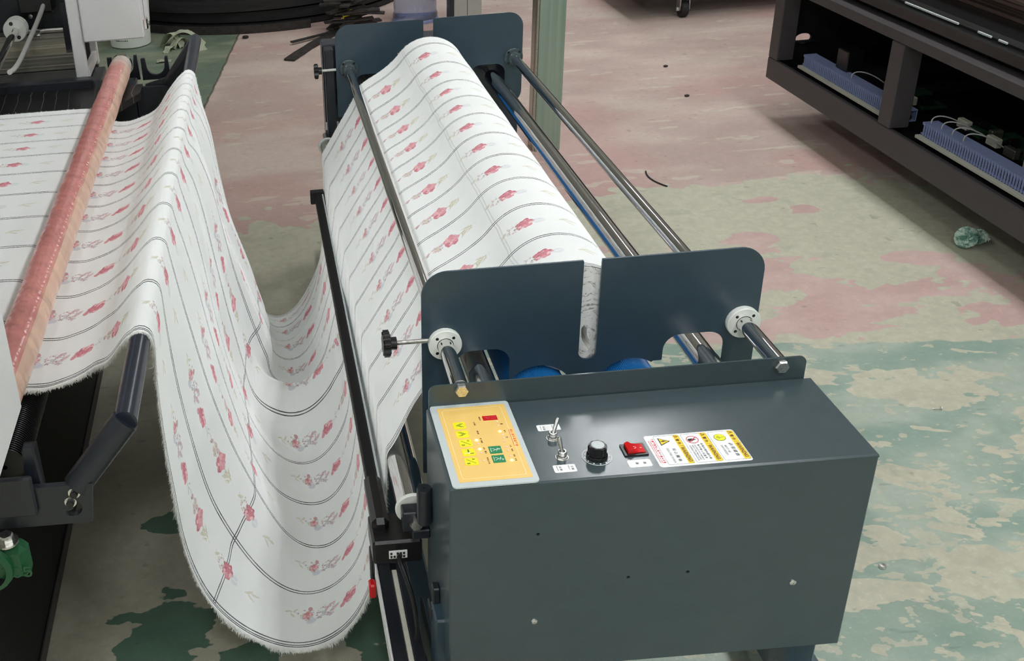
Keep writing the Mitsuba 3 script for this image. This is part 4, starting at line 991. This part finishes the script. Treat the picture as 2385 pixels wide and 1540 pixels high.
# near side plate with bolts, slot and cradle
pl = Polygon([(-.62, .664), (-.276, .664), (-.267, .728), (-.62, .728)])
pl = pl.difference(Point(-.300, .690).buffer(.0135).difference(Point(-.306, .696).buffer(.010)))
lp('side_plate', prism(pl, .010, XZ(1.198)), 'paint_black', smooth=False, label='near side plate with two bolts')
for x, z in ((-.2935, .7155), (-.3005, .7010)):
    k = lp('plate_bolt', hexa([x, 1.1965, z], [0, -1, 0], .0058, .006), 'black_plastic', smooth=False)
    obj(k + '__washer', lathe([(0, .0085), (.0014, .0083), (.0014, .004)], [x, 1.198, z], [0, -1, 0], 24), 'zinc', smooth=35, exact=k + '__washer')


def cradle(cx, cz, r, y, t=.012):
    p = Polygon([(cx - r * 1.55, cz - r * 1.5), (cx + r * 1.55, cz - r * 1.5), (cx + r * 1.42, cz + r * .95), (cx + r * 1.12, cz + r * .95), (cx + r * 1.0, cz), (cx - r * 1.0, cz), (cx - r * 1.1, cz + r * .9), (cx - r * 1.55, cz + r * .9)]).union(sbox(cx - r * 1.2, cz - r * 1.3, cx + r * 1.2, cz))
    return prism(p.difference(Point(cx, cz).buffer(r)), t, XZ(y))


lp('roll_cradle', cradle(-.395, .748, .0365, 1.214), 'paint_black', label='near U shaped roll cradle')
lp('roll_cradle', cradle(-.400, .745, .030, 3.222), 'paint_black', label='U shaped cradle holding the far end of the pink roll')
lp('roll_cradle', cradle(-.3030, .742, .0270, 3.206), 'paint_black', label='empty U shaped cradle beside the pink roll')
# ribbed feed roller
prof = []
for i in range(150):
    y = 1.235 + i * .0052
    prof += [(y - 1.235, .0345), (y - 1.235 + .0018, .0345), (y - 1.235 + .0026, .0300), (y - 1.235 + .0042, .0300)]
lp('ribbed_roller', lathe([(0, .004)] + prof + [(prof[-1][0] + .001, .004)], [-.432, 1.368, .645], [0, 1, 0], 36), 'black_plastic', smooth=30, label='black ribbed roller under the fabric')
lp('plate_lug', bx(-.56, -.345, 1.1885, 1.1978, .688, .752, .003), 'paint_black')
lp('ribbed_roller_holder', cat_([prism(sbox(-.52, .59, -.375, .690).difference(Point(-.432, .645).buffer(.0375)).difference(sbox(-.4695, .645, -.3945, .76)), .024, XZ(1.342))]), 'paint_black', label='open holder at the near end of the ribbed roller')
# bearing block
k = lp('bearing_block', cat_([bx(-.47, -.366, 1.165, 1.197, .598, .655, .010), lathe([(0, .040), (.006, .038), (.010, .030)], [-.425, 1.165, .625], [0, -1, 0], 32)]), 'green_cast', label='green cast bearing block')
m = meshkit.text_mesh('205', .017, .0012, True)
obj(k + '__lettering', trimesh.Trimesh(np.c_[m.vertices[:, 0] - .407, 1.1655 - m.vertices[:, 2], m.vertices[:, 1] + .606], m.faces[:, ::-1], process=False), 'green_cast', label='raised digits', exact=k + '__lettering')
lp('bearing_bolt', cat_([lathe([(0, .016), (.003, .016), (.003, .008)], [-.392, 1.180, .6555], [0, 0, 1], 28), hexa([-.392, 1.180, .6585], [0, 0, 1], .0105, .011)]), 'zinc', smooth=False)
# body: base cabinet, beams, bed
lp('base_cabinet', cat_([bx(-1.9, -.512, 1.235, 3.20, .02, .655, .004)]), 'paint_black_matt', label='black base cabinet')
lp('base_trim', bx(-.5115, -.507, 1.235, 3.20, .018, .05, .001), 'paint_frame')
lp('near_panel', bx(-1.9, -.47, 1.205, 1.232, .02, .597, .003), 'paint_black', label='near end panel below the bearing block')
lp('side_beam', cat_([bx(-.70, -.36, 3.10, 3.20, .60, .715, .004), bx(-.36, -.215, 3.10, 3.112, .60, .712, .002)]), 'paint_black')
bedp = Polygon([(-2.0, 1.50), (-.475, 1.50), (-.46, 2.85), (-.385, 2.90), (-.335, 3.00), (-.335, 3.085), (-2.0, 3.085)])
lp('bed', prism(bedp, .02, XY(.706)), 'bed_black', smooth=False, label='black bed with pale scuff lines')
lp('bed_rail', cat_([bx(-2.0, -.478, 3.086, 3.125, .700, .750, .003), bx(-2.0, -.478, 3.125, 3.405, .66, .70, .003)]), 'paint_black', label='black rail across the back of the bed')
# white end cabinets
wc = lp('end_cabinet', cat_([bx(-1.25, -.353, .55, 1.252, .823, 1.30, .006)]), 'white_paint', label='white end cabinet cut by the left edge of the photograph')
lp('cabinet_post', cat_([bx(-.546, -.510, 3.235, 3.262, .705, 1.6, .003)]), 'white_paint', label='white upright at the corner of the far cabinet')
lp('cabinet_post', cat_([bx(-.530, -.508, 3.47, 3.50, .69, 1.6, .003), bx(-.526, -.5095, 3.262, 3.47, .705, .735, .002)]), 'white_paint', label='white rear upright and foot rail of the far cabinet')
k = lp('drawer_box', bx(-.507, -.327, 3.225, 3.46, .823, 1.5, .004), 'white_paint', label='white box on the far cabinet')
obj(k + '__side_seam', bx(-.3268, -.3262, 3.30, 3.304, .83, 1.5, .0002), 'ink_grey', exact=k + '__side_seam')
obj(k + '__lock', cat_([bx(-.327, -.3145, 3.245, 3.268, .842, .876, .003), tube([-.3145, 3.256, .860], [-.309, 3.256, .860], .008, 20)]), 'chrome', label='chrome lock', exact=k + '__lock')
# mechanism inside the far cabinet
lp('cabinet_back', bx(-1.5, -.55, 3.74, 3.76, .6, 1.6, .002), 'paint_frame')
lp('profile_rail', cat_([bx(-1.3, -.552, 3.40, 3.47, .700, .752, .002), bx(-1.3, -.575, 3.47, 3.54, .745, .80, .002)] + [bx(-1.3, -.57, 3.3965, 3.401, z, z + .0045, .0005) for z in (.712, .738)] + [bx(-1.3, -.58, 3.4665, 3.471, z, z + .004, .0005) for z in (.760, .785)]), 'alu', label='long aluminium profile')
lp('profile_block', bx(-.600, -.556, 3.44, 3.50, .745, .90, .004), 'paint_black')
lp('slide_rod', cat_([tube([-.72, 3.47, .812], [-.585, 3.47, .812], .007, 16), tube([-.70, 3.455, .803], [-.675, 3.455, .803], .012, 16)]), 'chrome', label='short chrome rod above the profile')
k = lp('coupling', lathe([(0, .009), (0, .035), (.004, .037), (.012, .037), (.014, .033), (.018, .033), (.020, .037), (.030, .037), (.032, .033), (.036, .033), (.038, .037), (.048, .036), (.050, .02)], [-.748, 3.43, .828], [0, 1, 0], 36), 'white_plastic', label='white split shaft coupling')
for i, (dx, dz) in enumerate(((-.008, .022), (.010, -.022))):
    kq_ = k + '__screw' + ('_001' if i else '')
    obj(kq_, lathe([(0, .006), (.001, .006), (.001, .001)], [-.748 + dx, 3.4302, .828 + dz], [0, -1, 0], 14), 'black_plastic', smooth=35, exact=kq_)
lp('shaft', tube([-.748, 3.45, .828], [-.70, 2.72, .838], .011, 24), 'chrome', label='chrome shaft running to the coupling')
hp = CubicSpline(np.linspace(0, 1, 5), np.array([[-.70, 3.05, .800], [-.715, 3.25, .772], [-.705, 3.38, .795], [-.675, 3.47, .852], [-.655, 3.52, .90]]))(np.linspace(0, 1, 30))
lp('hose', sweep(hp, .0075, 14), 'hose', label='pale grey air hose')
lp('motor', cat_([bx(-.74, -.63, 3.50, 3.62, .86, 1.00, .006), tube([-.60, 3.53, .93], [-.65, 3.53, .93], .028, 24)]), 'black_plastic', label='black motor housing')
lp('mechanism_plate', cat_([bx(-1.1, -.60, 3.55, 3.57, .74, .93, .003)]), 'paint_black')
for x, z in ((-.715, .842), (-.738, .79), (-.65, .86)):
    lp('mechanism_screw', lathe([(0, .008), (.003, .007), (.004, .001)], [x, 3.55, z], [0, -1, 0], 16), 'zinc')
lp('grey_cover', prism(Polygon([(-1.1, .94), (-.86, .94), (-.78, 1.08), (-1.1, 1.08)]), .02, XZ(3.5)), 'paint_frame', label='grey slanted cover')
# printing gantry above the bed, out of the picture but shading the cloth
lp('gantry_beam', bx(-2.0, -.80, .9, 3.30, 1.50, 1.72, .01), 'white_paint', label='white gantry beam above the bed')

# ------------------------------------------------------------------ pink roll lying in the cradles
R = thing('wrapped_roll', 'long pink roll in clear wrap lying across the printed fabric on the left machine', 'roll')
ry = np.linspace(1.27, 3.195, 60)
rr_ = .0330 + .0007 * np.sin(ry * 21) + .0004 * np.sin(ry * 53)
rr_[-3:] = [.0325, .0318, .030]
obj(f'{R}__film', sweep(np.c_[-.4245 + .012 * (ry - 1.3), ry, np.full(60, .7555)], rr_, 48), 'film_pink', smooth=50, label='pink wound film with a glossy wrap', exact=f'{R}__film')
obj(f'{R}__end_cap', lathe([(0, .028), (.002, .031), (.020, .031), (.024, .027), (.03, .018)], [-.4018, 3.190, .7555], [0, 1, 0], 36), 'chrome', label='chrome end cap', exact=f'{R}__end_cap')

# ------------------------------------------------------------------ the machine on the right
M = thing('calender_machine', 'long dark frame machine on the right with a brown drum and open electrics below', 'machine')


def mp(name, mesh, m, smooth=35, label=None, **kw):
    return obj(f'{M}__{name}', mesh, m, smooth=smooth, label=label, **kw)


X0 = 2.14
mp('lower_rail', cat_([bx(X0, X0 + .016, 1.2, 4.412, .158, .247, .003), bx(X0 + .016, X0 + .042, 1.2, 4.40, .215, .232, .002)]), 'paint_frame', label='long lower rail of the frame')
mp('upper_rail', bx(X0, X0 + .07, 1.2, 4.412, .539, .579, .004), 'paint_frame', label='long upper rail of the frame')
for y0, y1 in ((4.336, 4.412), (3.476, 3.551), (2.50, 2.575), (1.55, 1.62)):
    mp('upright', bx(X0 + .0006, X0 + .07, y0, y1, .2475, .5385, .003), 'paint_frame')
    mp('back_upright', bx(X0 + .75, X0 + .82, y0, y1, .16, .5385, .003), 'paint_frame')
mp('end_wall', prism(unary_union([sbox(X0 + .0165, .160, 2.96, .2465), sbox(X0 + .0705, .2464, 2.96, .5785)]).difference(affinity.scale(Point(2.27, .318).buffer(.021), 1.6, 1.0)), .012, XZ(4.395)), 'paint_black_matt', label='dark end wall with a round hole')
mp('end_bar', bx(2.215, 2.32, 4.37, 4.39, .306, .313, .001), 'paint_black')
mp('rear_wall', bx(2.93, 2.96, 1.2, 4.394, .16, .5785, .002), 'paint_frame')
mp('bottom_tray', bx(X0 + .071, 2.93, 1.2, 4.395, .158, .205, .002), 'paint_black_matt')
mp('top_body', cat_([bx(X0 + .055, 3.0, 1.2, 4.39, .580, .66, .012), bx(X0 + .03, X0 + .06, 1.2, 4.38, .60, .64, .004)]), 'black_plastic', label='glossy black upper body')
for y0, y1 in ((3.30, 3.60), (3.135, 3.20), (3.06, 3.10), (2.80, 2.84)):
    mp('trim_strip', bx(X0 + .0485, X0 + .054, y0, y1, .6455, .6520, .001), 'panel_silver', label='short silver trim strip')
mp('drum', tube([2.58, 1.1, .84], [2.58, 4.30, .84], .31, 72), 'calender_drum', label='large brown metal drum with fine streaks')
for y0, y1 in ((2.62, 3.44), (3.56, 4.30)):
    k = mp('rail_white', bx(2.214, 2.232, y0, y1, .2245, .2350, .001), 'cream', label='pale mounting rail')
    n = int((y1 - y0) / .0135)
    obj(k + '__wire_duct', cat_([bx(2.2820, 2.2850, y0, y1, .2352, .2785, .0006), bx(2.2332, 2.2850, y0, y1, .2745, .2785, .0006), bx(2.2332, 2.2366, y0, y1, .2690, .2785, .0006), bx(2.2332, 2.2366, y0, y1, .2352, .2422, .0006), bx(2.2332, 2.2850, y0, y1, .2352, .2372, .0006)]), 'duct_blue', label='blue grey slotted wire duct', exact=k + '__wire_duct')
    obj(k + '__duct_fingers', cat_([bx(2.2285, 2.2330, y0 + i * .0135 + .0015, y0 + i * .0135 + .0076, .2362, .2780, .0005) for i in range(n)]), 'duct_blue', kind='stuff', exact=k + '__duct_fingers')
    for j, (cx, cz, cr) in enumerate(((2.2445, .2475, .0085), (2.2460, .2645, .0085), (2.262, .250, .009))):
        obj(k + '__cable' + (f'_{j:03d}' if j else ''), tube([cx, y0 + .003, cz], [cx, y1 - .003, cz], cr, 14), 'black_rubber', smooth=35, exact=k + '__cable' + (f'_{j:03d}' if j else ''))  # black cables added behind the fingers to make the slots dark
for i, (y, z, h) in enumerate(((3.40, .29, .035), (3.33, .285, .04), (3.24, .285, .035), (3.15, .28, .035), (3.05, .27, .03), (2.92, .265, .035), (3.72, .275, .03), (3.86, .28, .03))):
    mp('circuit_board', bx(2.38 + .02 * (i % 3), 2.47 + .03 * (i % 2), y - .035, y + .03, z - .05, z - .045 + h * .2, .002), 'pcb_green')
    mp('relay', bx(2.39, 2.43, y - .02, y + .0, z - .046, z - .01, .002), ('black_plastic', 'alu')[i % 2])
    mp('terminal_block', bx(2.34, 2.36, y - .03, y + .025, z - .03, z, .002), ('cream', 'pcb_green', 'cream', 'alu')[i % 4], label='small terminal block')
for y in (3.42, 3.36, 3.30, 3.24, 3.95):
    q = CubicSpline([0, .33, .66, 1], np.array([[2.25, y, .279], [2.26, y - .01, .305], [2.30, y - .03, .30], [2.36, y - .05, .26]]))(np.linspace(0, 1, 14))
    mp('wire', sweep(q, .0022, 8), 'hose', label='thin pale wire')
mp('wire', sweep(CubicSpline([0, .5, 1], np.array([[2.26, 2.95, .281], [2.29, 2.92, .292], [2.34, 2.88, .28]]))(np.linspace(0, 1, 14)), .004, 8), 'red_plastic', label='short red wire')
mp('contactor', bx(2.262, 2.33, 4.02, 4.10, .280, .36, .004), 'black_plastic', label='black contactor block')
mp('yellow_tag', bx(2.44, 2.50, 2.99, 3.05, .262, .265, .001), 'sticker_yellow', label='yellow tag')
for y in (4.2, 1.5):
    for x in (2.62, 2.80):
        mp('stand_foot', cat_([tube([x, y, 0], [x, y, .02], .04, 20), tube([x, y, .02], [x, y, .159], .012, 14)]), 'black_plastic')

# dark cabinet on a castor, far back
D = thing('castor_cabinet', 'black cabinet on castors in the far background beside the long frame machine', 'cabinet')
obj(f'{D}__body', bx(2.13, 3.6, 6.02, 6.9, .135, 1.1, .01), 'black_plastic', smooth=35, exact=f'{D}__body')
for i, (x, y) in enumerate(((2.42, 6.075), (3.4, 6.075), (2.42, 6.8), (3.4, 6.8))):
    k = f'{D}__castor' + (f'_{i:03d}' if i else '')
    obj(k, cat_([bx(x - .075, x + .075, y - .05, y + .05, .122, .1335, .002), bx(x - .03, x - .022, y - .028, y + .028, .045, .122, .002), bx(x + .022, x + .03, y - .028, y + .028, .045, .122, .002)]), 'steel_dull', smooth=35, exact=k)
    obj(k + '__wheel', lathe([(-.021, .01), (-.021, .040), (-.014, .046), (.014, .046), (.021, .040), (.021, .01)], [x, y, .046], [1, 0, 0], 32), 'black_rubber', smooth=35, exact=k + '__wheel')
    obj(k + '__axle', tube([x - .034, y, .046], [x + .034, y, .046], .011, 16), 'white_plastic', smooth=35, exact=k + '__axle')

# posts
P1 = thing('steel_post', 'pale green brushed metal post standing behind the winding machine', 'post')
obj(f'{P1}__shaft', cat_([bx(1.103, 1.205, 4.165, 4.255, .0, 3.2, .002)]), 'post_green', smooth=False, label='brushed green face', exact=f'{P1}__shaft')
obj(f'{P1}__side_strip', cat_([bx(1.0945, 1.1028, 4.172, 4.250, .0, 3.2, .001), bx(1.0925, 1.0945, 4.19, 4.235, .0, 3.2, .0006)]), 'alu', smooth=False, exact=f'{P1}__side_strip')
P2 = thing('grey_post', 'light grey two part post beside the water bottle in the background', 'post')
obj(f'{P2}__left_half', bx(1.134, 1.2075, 6.13, 6.26, 0, 3.2, .002), 'post_grey', smooth=False, exact=f'{P2}__left_half')
obj(f'{P2}__right_half', bx(1.2100, 1.290, 6.132, 6.26, 0, 3.2, .002), 'post_grey', smooth=False, exact=f'{P2}__right_half')
obj(f'{P2}__dark_edge', bx(1.112, 1.1335, 6.135, 6.25, 0, 3.2, .002), 'paint_black', smooth=False, exact=f'{P2}__dark_edge')

# coil of black rubber sheet with yellow tape
C_ = thing('rubber_coil', 'big coil of black rubber belt lying flat on the far floor', 'rubber coil')
z = 0.0
lay = [(.045, 1.085), (.075, 1.055), (.08, 1.075), (.07, 1.060), (.085, 1.080), (.08, 1.05)]
for i, (h, r) in enumerate(lay):
    k = f'{C_}__layer' + (f'_{i:03d}' if i else '')
    ox, oy = (.03 * math.sin(i * 2.2), .03 * math.cos(i * 1.7))
    obj(k, lathe([(0.001, r - .45), (.001, r - .012), (.006, r), (h - .010, r + .002), (h - .003, r - .012), (h - .003, r - .45), (.001, r - .45)], [.02 + ox, 7.60 + oy, z], [0, 0, 1], 120), 'black_rubber', smooth=40, exact=k)
    z += h
ta = np.radians(np.linspace(-61.8, -58.2, 8))
tz = np.linspace(.004, z + .004, 10)
Vt = np.array([[.02 + 1.105 * math.cos(a), 7.60 + 1.105 * math.sin(a) - .03, zz] for zz in tz for a in ta])
gt = Vt.reshape(len(tz), len(ta), 3)
inn = gt + np.array([0, .006, 0])
tp = trimesh.convex.convex_hull(np.vstack([gt.reshape(-1, 3), inn.reshape(-1, 3)]))
obj(f'{C_}__yellow_tape', tp, 'yellow_tape', smooth=30, label='band of yellow tape around the coil', exact=f'{C_}__yellow_tape')


# a single turn of belt lying on the floor round the coil
obj('belt_turn', prism(Point(.05, 7.63).buffer(1.17, quad_segs=40).difference(Point(.05, 7.63).buffer(1.145, quad_segs=40)).intersection(sbox(-1.4, 5, .34, 7.2)), .045, XY(.0005)), 'rubber_strip', smooth=30, label='single turn of black belt on the floor round the coil', cat='rubber belt')


# loose strips of rubber on the floor
def strip(p0, p1, w, h, z0, bend=0.0, twist=0.0):
    p0, p1 = np.array(p0), np.array(p1)
    t = np.linspace(0, 1, 16)
    d = p1 - p0
    nrm = np.array([-d[1], d[0]]) / np.linalg.norm(d)
    c = p0 + t[:, None] * d + nrm * (bend * np.sin(np.pi * t))[:, None]
    V = []
    for i in range(16):
        ww = w * (.9 + .2 * meshkit.noise(np.array([i * .7, p0[0] * 9, 0])))
        zz = z0 + twist * math.sin(t[i] * 3.0)
        for s, q in ((-1, 0), (1, 0), (1, h), (-1, h)):
            V.append([*(c[i] + nrm * s * ww / 2), zz + q])
    F = [[0, 2, 1], [0, 3, 2]]
    for i in range(15):
        for a in range(4):
            e = (a + 1) % 4
            F += [[i * 4 + a, i * 4 + e, i * 4 + 4 + e], [i * 4 + a, i * 4 + 4 + e, i * 4 + 4 + a]]
    o = 60
    F += [[o, o + 1, o + 2], [o, o + 2, o + 3]]
    return trimesh.Trimesh(V, F, process=False)


STR = [((.175, 5.80), (.50, 6.36), .062, .012, .0005, .012, .0, 'broad dark rubber strip reaching out towards the winder, scuffed at its tip'),
       ((.205, 6.13), (.44, 6.28), .024, .008, .0130, .0, .0, 'thin brown rubber strip forking off from the broad strip')]
rs = np.random.default_rng(21)
for i in range(16):
    cx, cy, an = rs.uniform(.50, .66), rs.uniform(6.30, 6.46), rs.uniform(-.2, 1.5)
    ln = rs.uniform(.12, .17)
    dx_, dy_ = ln * math.cos(an), min(.11, ln * math.sin(an))
    STR.append(((cx - dx_, cy - dy_), (cx + dx_ * .9, cy + dy_), rs.uniform(.04, .055), .010, .0005 + i * .0125, rs.uniform(-.02, .02), rs.uniform(0, .002), None))
for p0, p1, w, h, z0, be, tw, lab in STR:
    obj('rubber_strip_piece', strip(p0, p1, w, h, z0, be, tw), 'rubber_strip', smooth=30, label=lab or 'black rubber offcut in the heap beside the water bottle', cat='rubber strip', group='rubber offcuts heaped by the coil' if lab is None else None)

# water bottle, bucket, paper, crumpled bag, litter
Wb = thing('water_bottle', 'large blue plastic water bottle standing on the far floor behind the winder', 'water bottle')
obj(f'{Wb}__body', lathe([(0, .001), (0, .118), (.012, .131), (.035, .133), (.05, .127), (.16, .126), (.175, .131), (.215, .131), (.23, .126), (.33, .126), (.37, .115), (.42, .06), (.45, .03), (.48, .028), (.48, .001)], [.966, 6.49, .002], [0, 0, 1], 64), 'water_blue', smooth=40, exact=f'{Wb}__body')
obj(f'{Wb}__base_rim', lathe([(0, .10), (0, .1345), (.012, .137), (.020, .134), (.020, .132)], [.966, 6.49, .0], [0, 0, 1], 64), 'duct_blue', smooth=40, label='pale rim at the foot of the bottle', exact=f'{Wb}__base_rim')
Bk = thing('white_bucket', 'white plastic bucket with printed label behind the white cabinet box', 'bucket')
bc = (-.735, 6.44)
obj(f'{Bk}__body', lathe([(0, .001), (0, .108), (.006, .118), (.26, .135), (.265, .140), (.27, .135), (.27, .128), (.01, .11), (.01, .001)], [*bc, .0], [0, 0, 1], 56), 'white_plastic', smooth=40, exact=f'{Bk}__body')


def on_bucket(poly, z0, a0, lift):       # flat print wrapped on the bucket: x runs round it, y up
    m = trimesh.creation.extrude_polygon(poly, .0006, engine='earcut') if poly.geom_type == 'Polygon' else cat_([trimesh.creation.extrude_polygon(g, .0006, engine='earcut') for g in poly.geoms])
    v = m.vertices
    zz = z0 + v[:, 1]
    r = .1185 + (zz - .006) * .067 + lift + v[:, 2]
    a = a0 + v[:, 0] / .12
    return trimesh.Trimesh(np.c_[bc[0] + r * np.cos(a), bc[1] + r * np.sin(a), zz], m.faces, process=False)


def dashes(n, w, h, seed, rows=1):
    r = np.random.default_rng(seed)
    g = []
    for j in range(rows):
        x = 0
        for i in range(n):
            ww = w * r.uniform(.5, 1)
            g.append(sbox(x, j * h * 1.6, x + ww, j * h * 1.6 + h * r.uniform(.6, 1)))
            x += w * 1.25
    return unary_union(g)


obj(f'{Bk}__print', cat_([on_bucket(dashes(7, .011, .013, 1), .066, math.radians(-132), .0004), on_bucket(dashes(8, .008, .007, 2), .047, math.radians(-128), .0004)]), 'ink_black', label='dark print', exact=f'{Bk}__print')
obj(f'{Bk}__label', on_bucket(sbox(0, 0, .075, .055), .055, math.radians(-76), .0003), 'panel_silver', label='grey paper label', exact=f'{Bk}__label')


def crumple(c, r, seed, sx=1, sy=1, sz=1, a=.5, f=3.0, sub=4):
    m = trimesh.creation.icosphere(subdivisions=sub)
    v = m.vertices
    n1 = np.abs(meshkit.fbm(v * f + seed, 4, seed) - .5) * 2
    v = v * (1 - a * n1)[:, None] * np.array([sx, sy, sz]) * r
    v[:, 2] -= v[:, 2].min()
    return trimesh.Trimesh(v + np.array(c), m.faces, process=False)


def sheet_scrap(c, w, l, rot, lift, seed):
    u, v = np.meshgrid(np.linspace(-.5, .5, 14), np.linspace(-.5, .5, 20))
    p = np.stack([u * w * (1 + .2 * np.sin(v * 5)), v * l, lift * (1 - (2 * v) ** 2) + .02 * (meshkit.fbm(np.stack([u * 4, v * 4, u * 0], -1), 3, seed) - .3)], -1)
    p[..., 2] = np.maximum(p[..., 2], .001)
    cr, sr = math.cos(rot), math.sin(rot)
    q = np.stack([p[..., 0] * cr - p[..., 1] * sr + c[0], p[..., 0] * sr + p[..., 1] * cr + c[1], p[..., 2] + c[2]], -1)
    m = sheet_mesh(q)
    lo = trimesh.Trimesh(m.vertices - [0, 0, .0008], m.faces[:, ::-1], process=False)
    return cat_([m, lo])


MP = thing('crumpled_paper', 'crumpled strip of pale green masking paper on the floor in front of the rubber coil', 'paper')
obj(f'{MP}__sheet', cat_([sheet_scrap((-.41, 6.30, 0), .09, .24, 1.45, .085, 1), sheet_scrap((-.475, 6.31, .0), .07, .15, .9, .075, 5), sheet_scrap((-.44, 6.28, .0), .06, .12, -.7, .055, 6), sheet_scrap((-.335, 6.24, 0), .075, .17, .35, .03, 3), sheet_scrap((-.495, 6.22, 0), .05, .12, -.3, .02, 4)]), 'paper_mask', smooth=50, exact=f'{MP}__sheet')
obj('paper_scrap', sheet_scrap((-.515, 5.98, 0), .035, .085, 1.5, .006, 8), 'paper_mask', smooth=50, label='small flat scrap of pale paper lying in front of the crumpled paper', cat='paper scrap')
BG = thing('crumpled_bag', 'crumpled pale green plastic bag on the floor under the long frame machine', 'plastic bag')
obj(f'{BG}__film', cat_([crumple((2.188, 3.035, 0), .033, 11, 1.05, 1.0, 1.1, .75, 4.0, 5), crumple((2.232, 3.045, .004), .026, 17, 1.1, .9, 1.0, .8, 4.5, 5), sheet_scrap((2.245, 3.04, .02), .03, .04, .4, .02, 5)]), 'bag_green', smooth=25, exact=f'{BG}__film')
obj('floor_screw', cat_([lathe([(0, .0052), (.001, .005), (.001, .0022), (.018, .0020), (.022, .0004)], [1.6200, 2.192, .0055], [-1, .08, 0], 12)]), 'zinc', smooth=35, label='small screw lying on the green floor right of the control box, the farther one', cat='screw')
obj('floor_screw', lathe([(0, .001), (0, .0075), (.003, .0075), (.007, .0065), (.0075, .001)], [1.195, 1.674, 0], [0, 0, 1], 16), 'zinc', smooth=35, label='shiny round screw head on the green floor beside the control box', cat='screw')
obj('bent_wire', sweep(CubicSpline([0, .5, 1], np.array([[1.455, 3.86, .003], [1.448, 3.78, .003], [1.480, 3.70, .003]]))(np.linspace(0, 1, 16)), .0028, 8), 'ink_black', smooth=35, label='short bent black wire on the pink floor', cat='wire')
for (x, y, r, lab) in ((2.00, 5.165, .009, 'dark pebble on the floor, nearer the castor cabinet'), (1.93, 4.70, .009, 'dark pebble on the floor, nearer the frame machine'), (-.055, 6.36, .016, 'dark lump of dirt on the crack of the far floor'), (1.545, 5.55, .010, 'tiny brown crumb right of the green post')):
    obj('floor_debris', crumple((x, y, 0), r, int(x * 100) % 97 + 3, 1.3, 1, .6, .5, 2.0, 2), 'rubber_strip', smooth=30, label=lab, cat='debris')
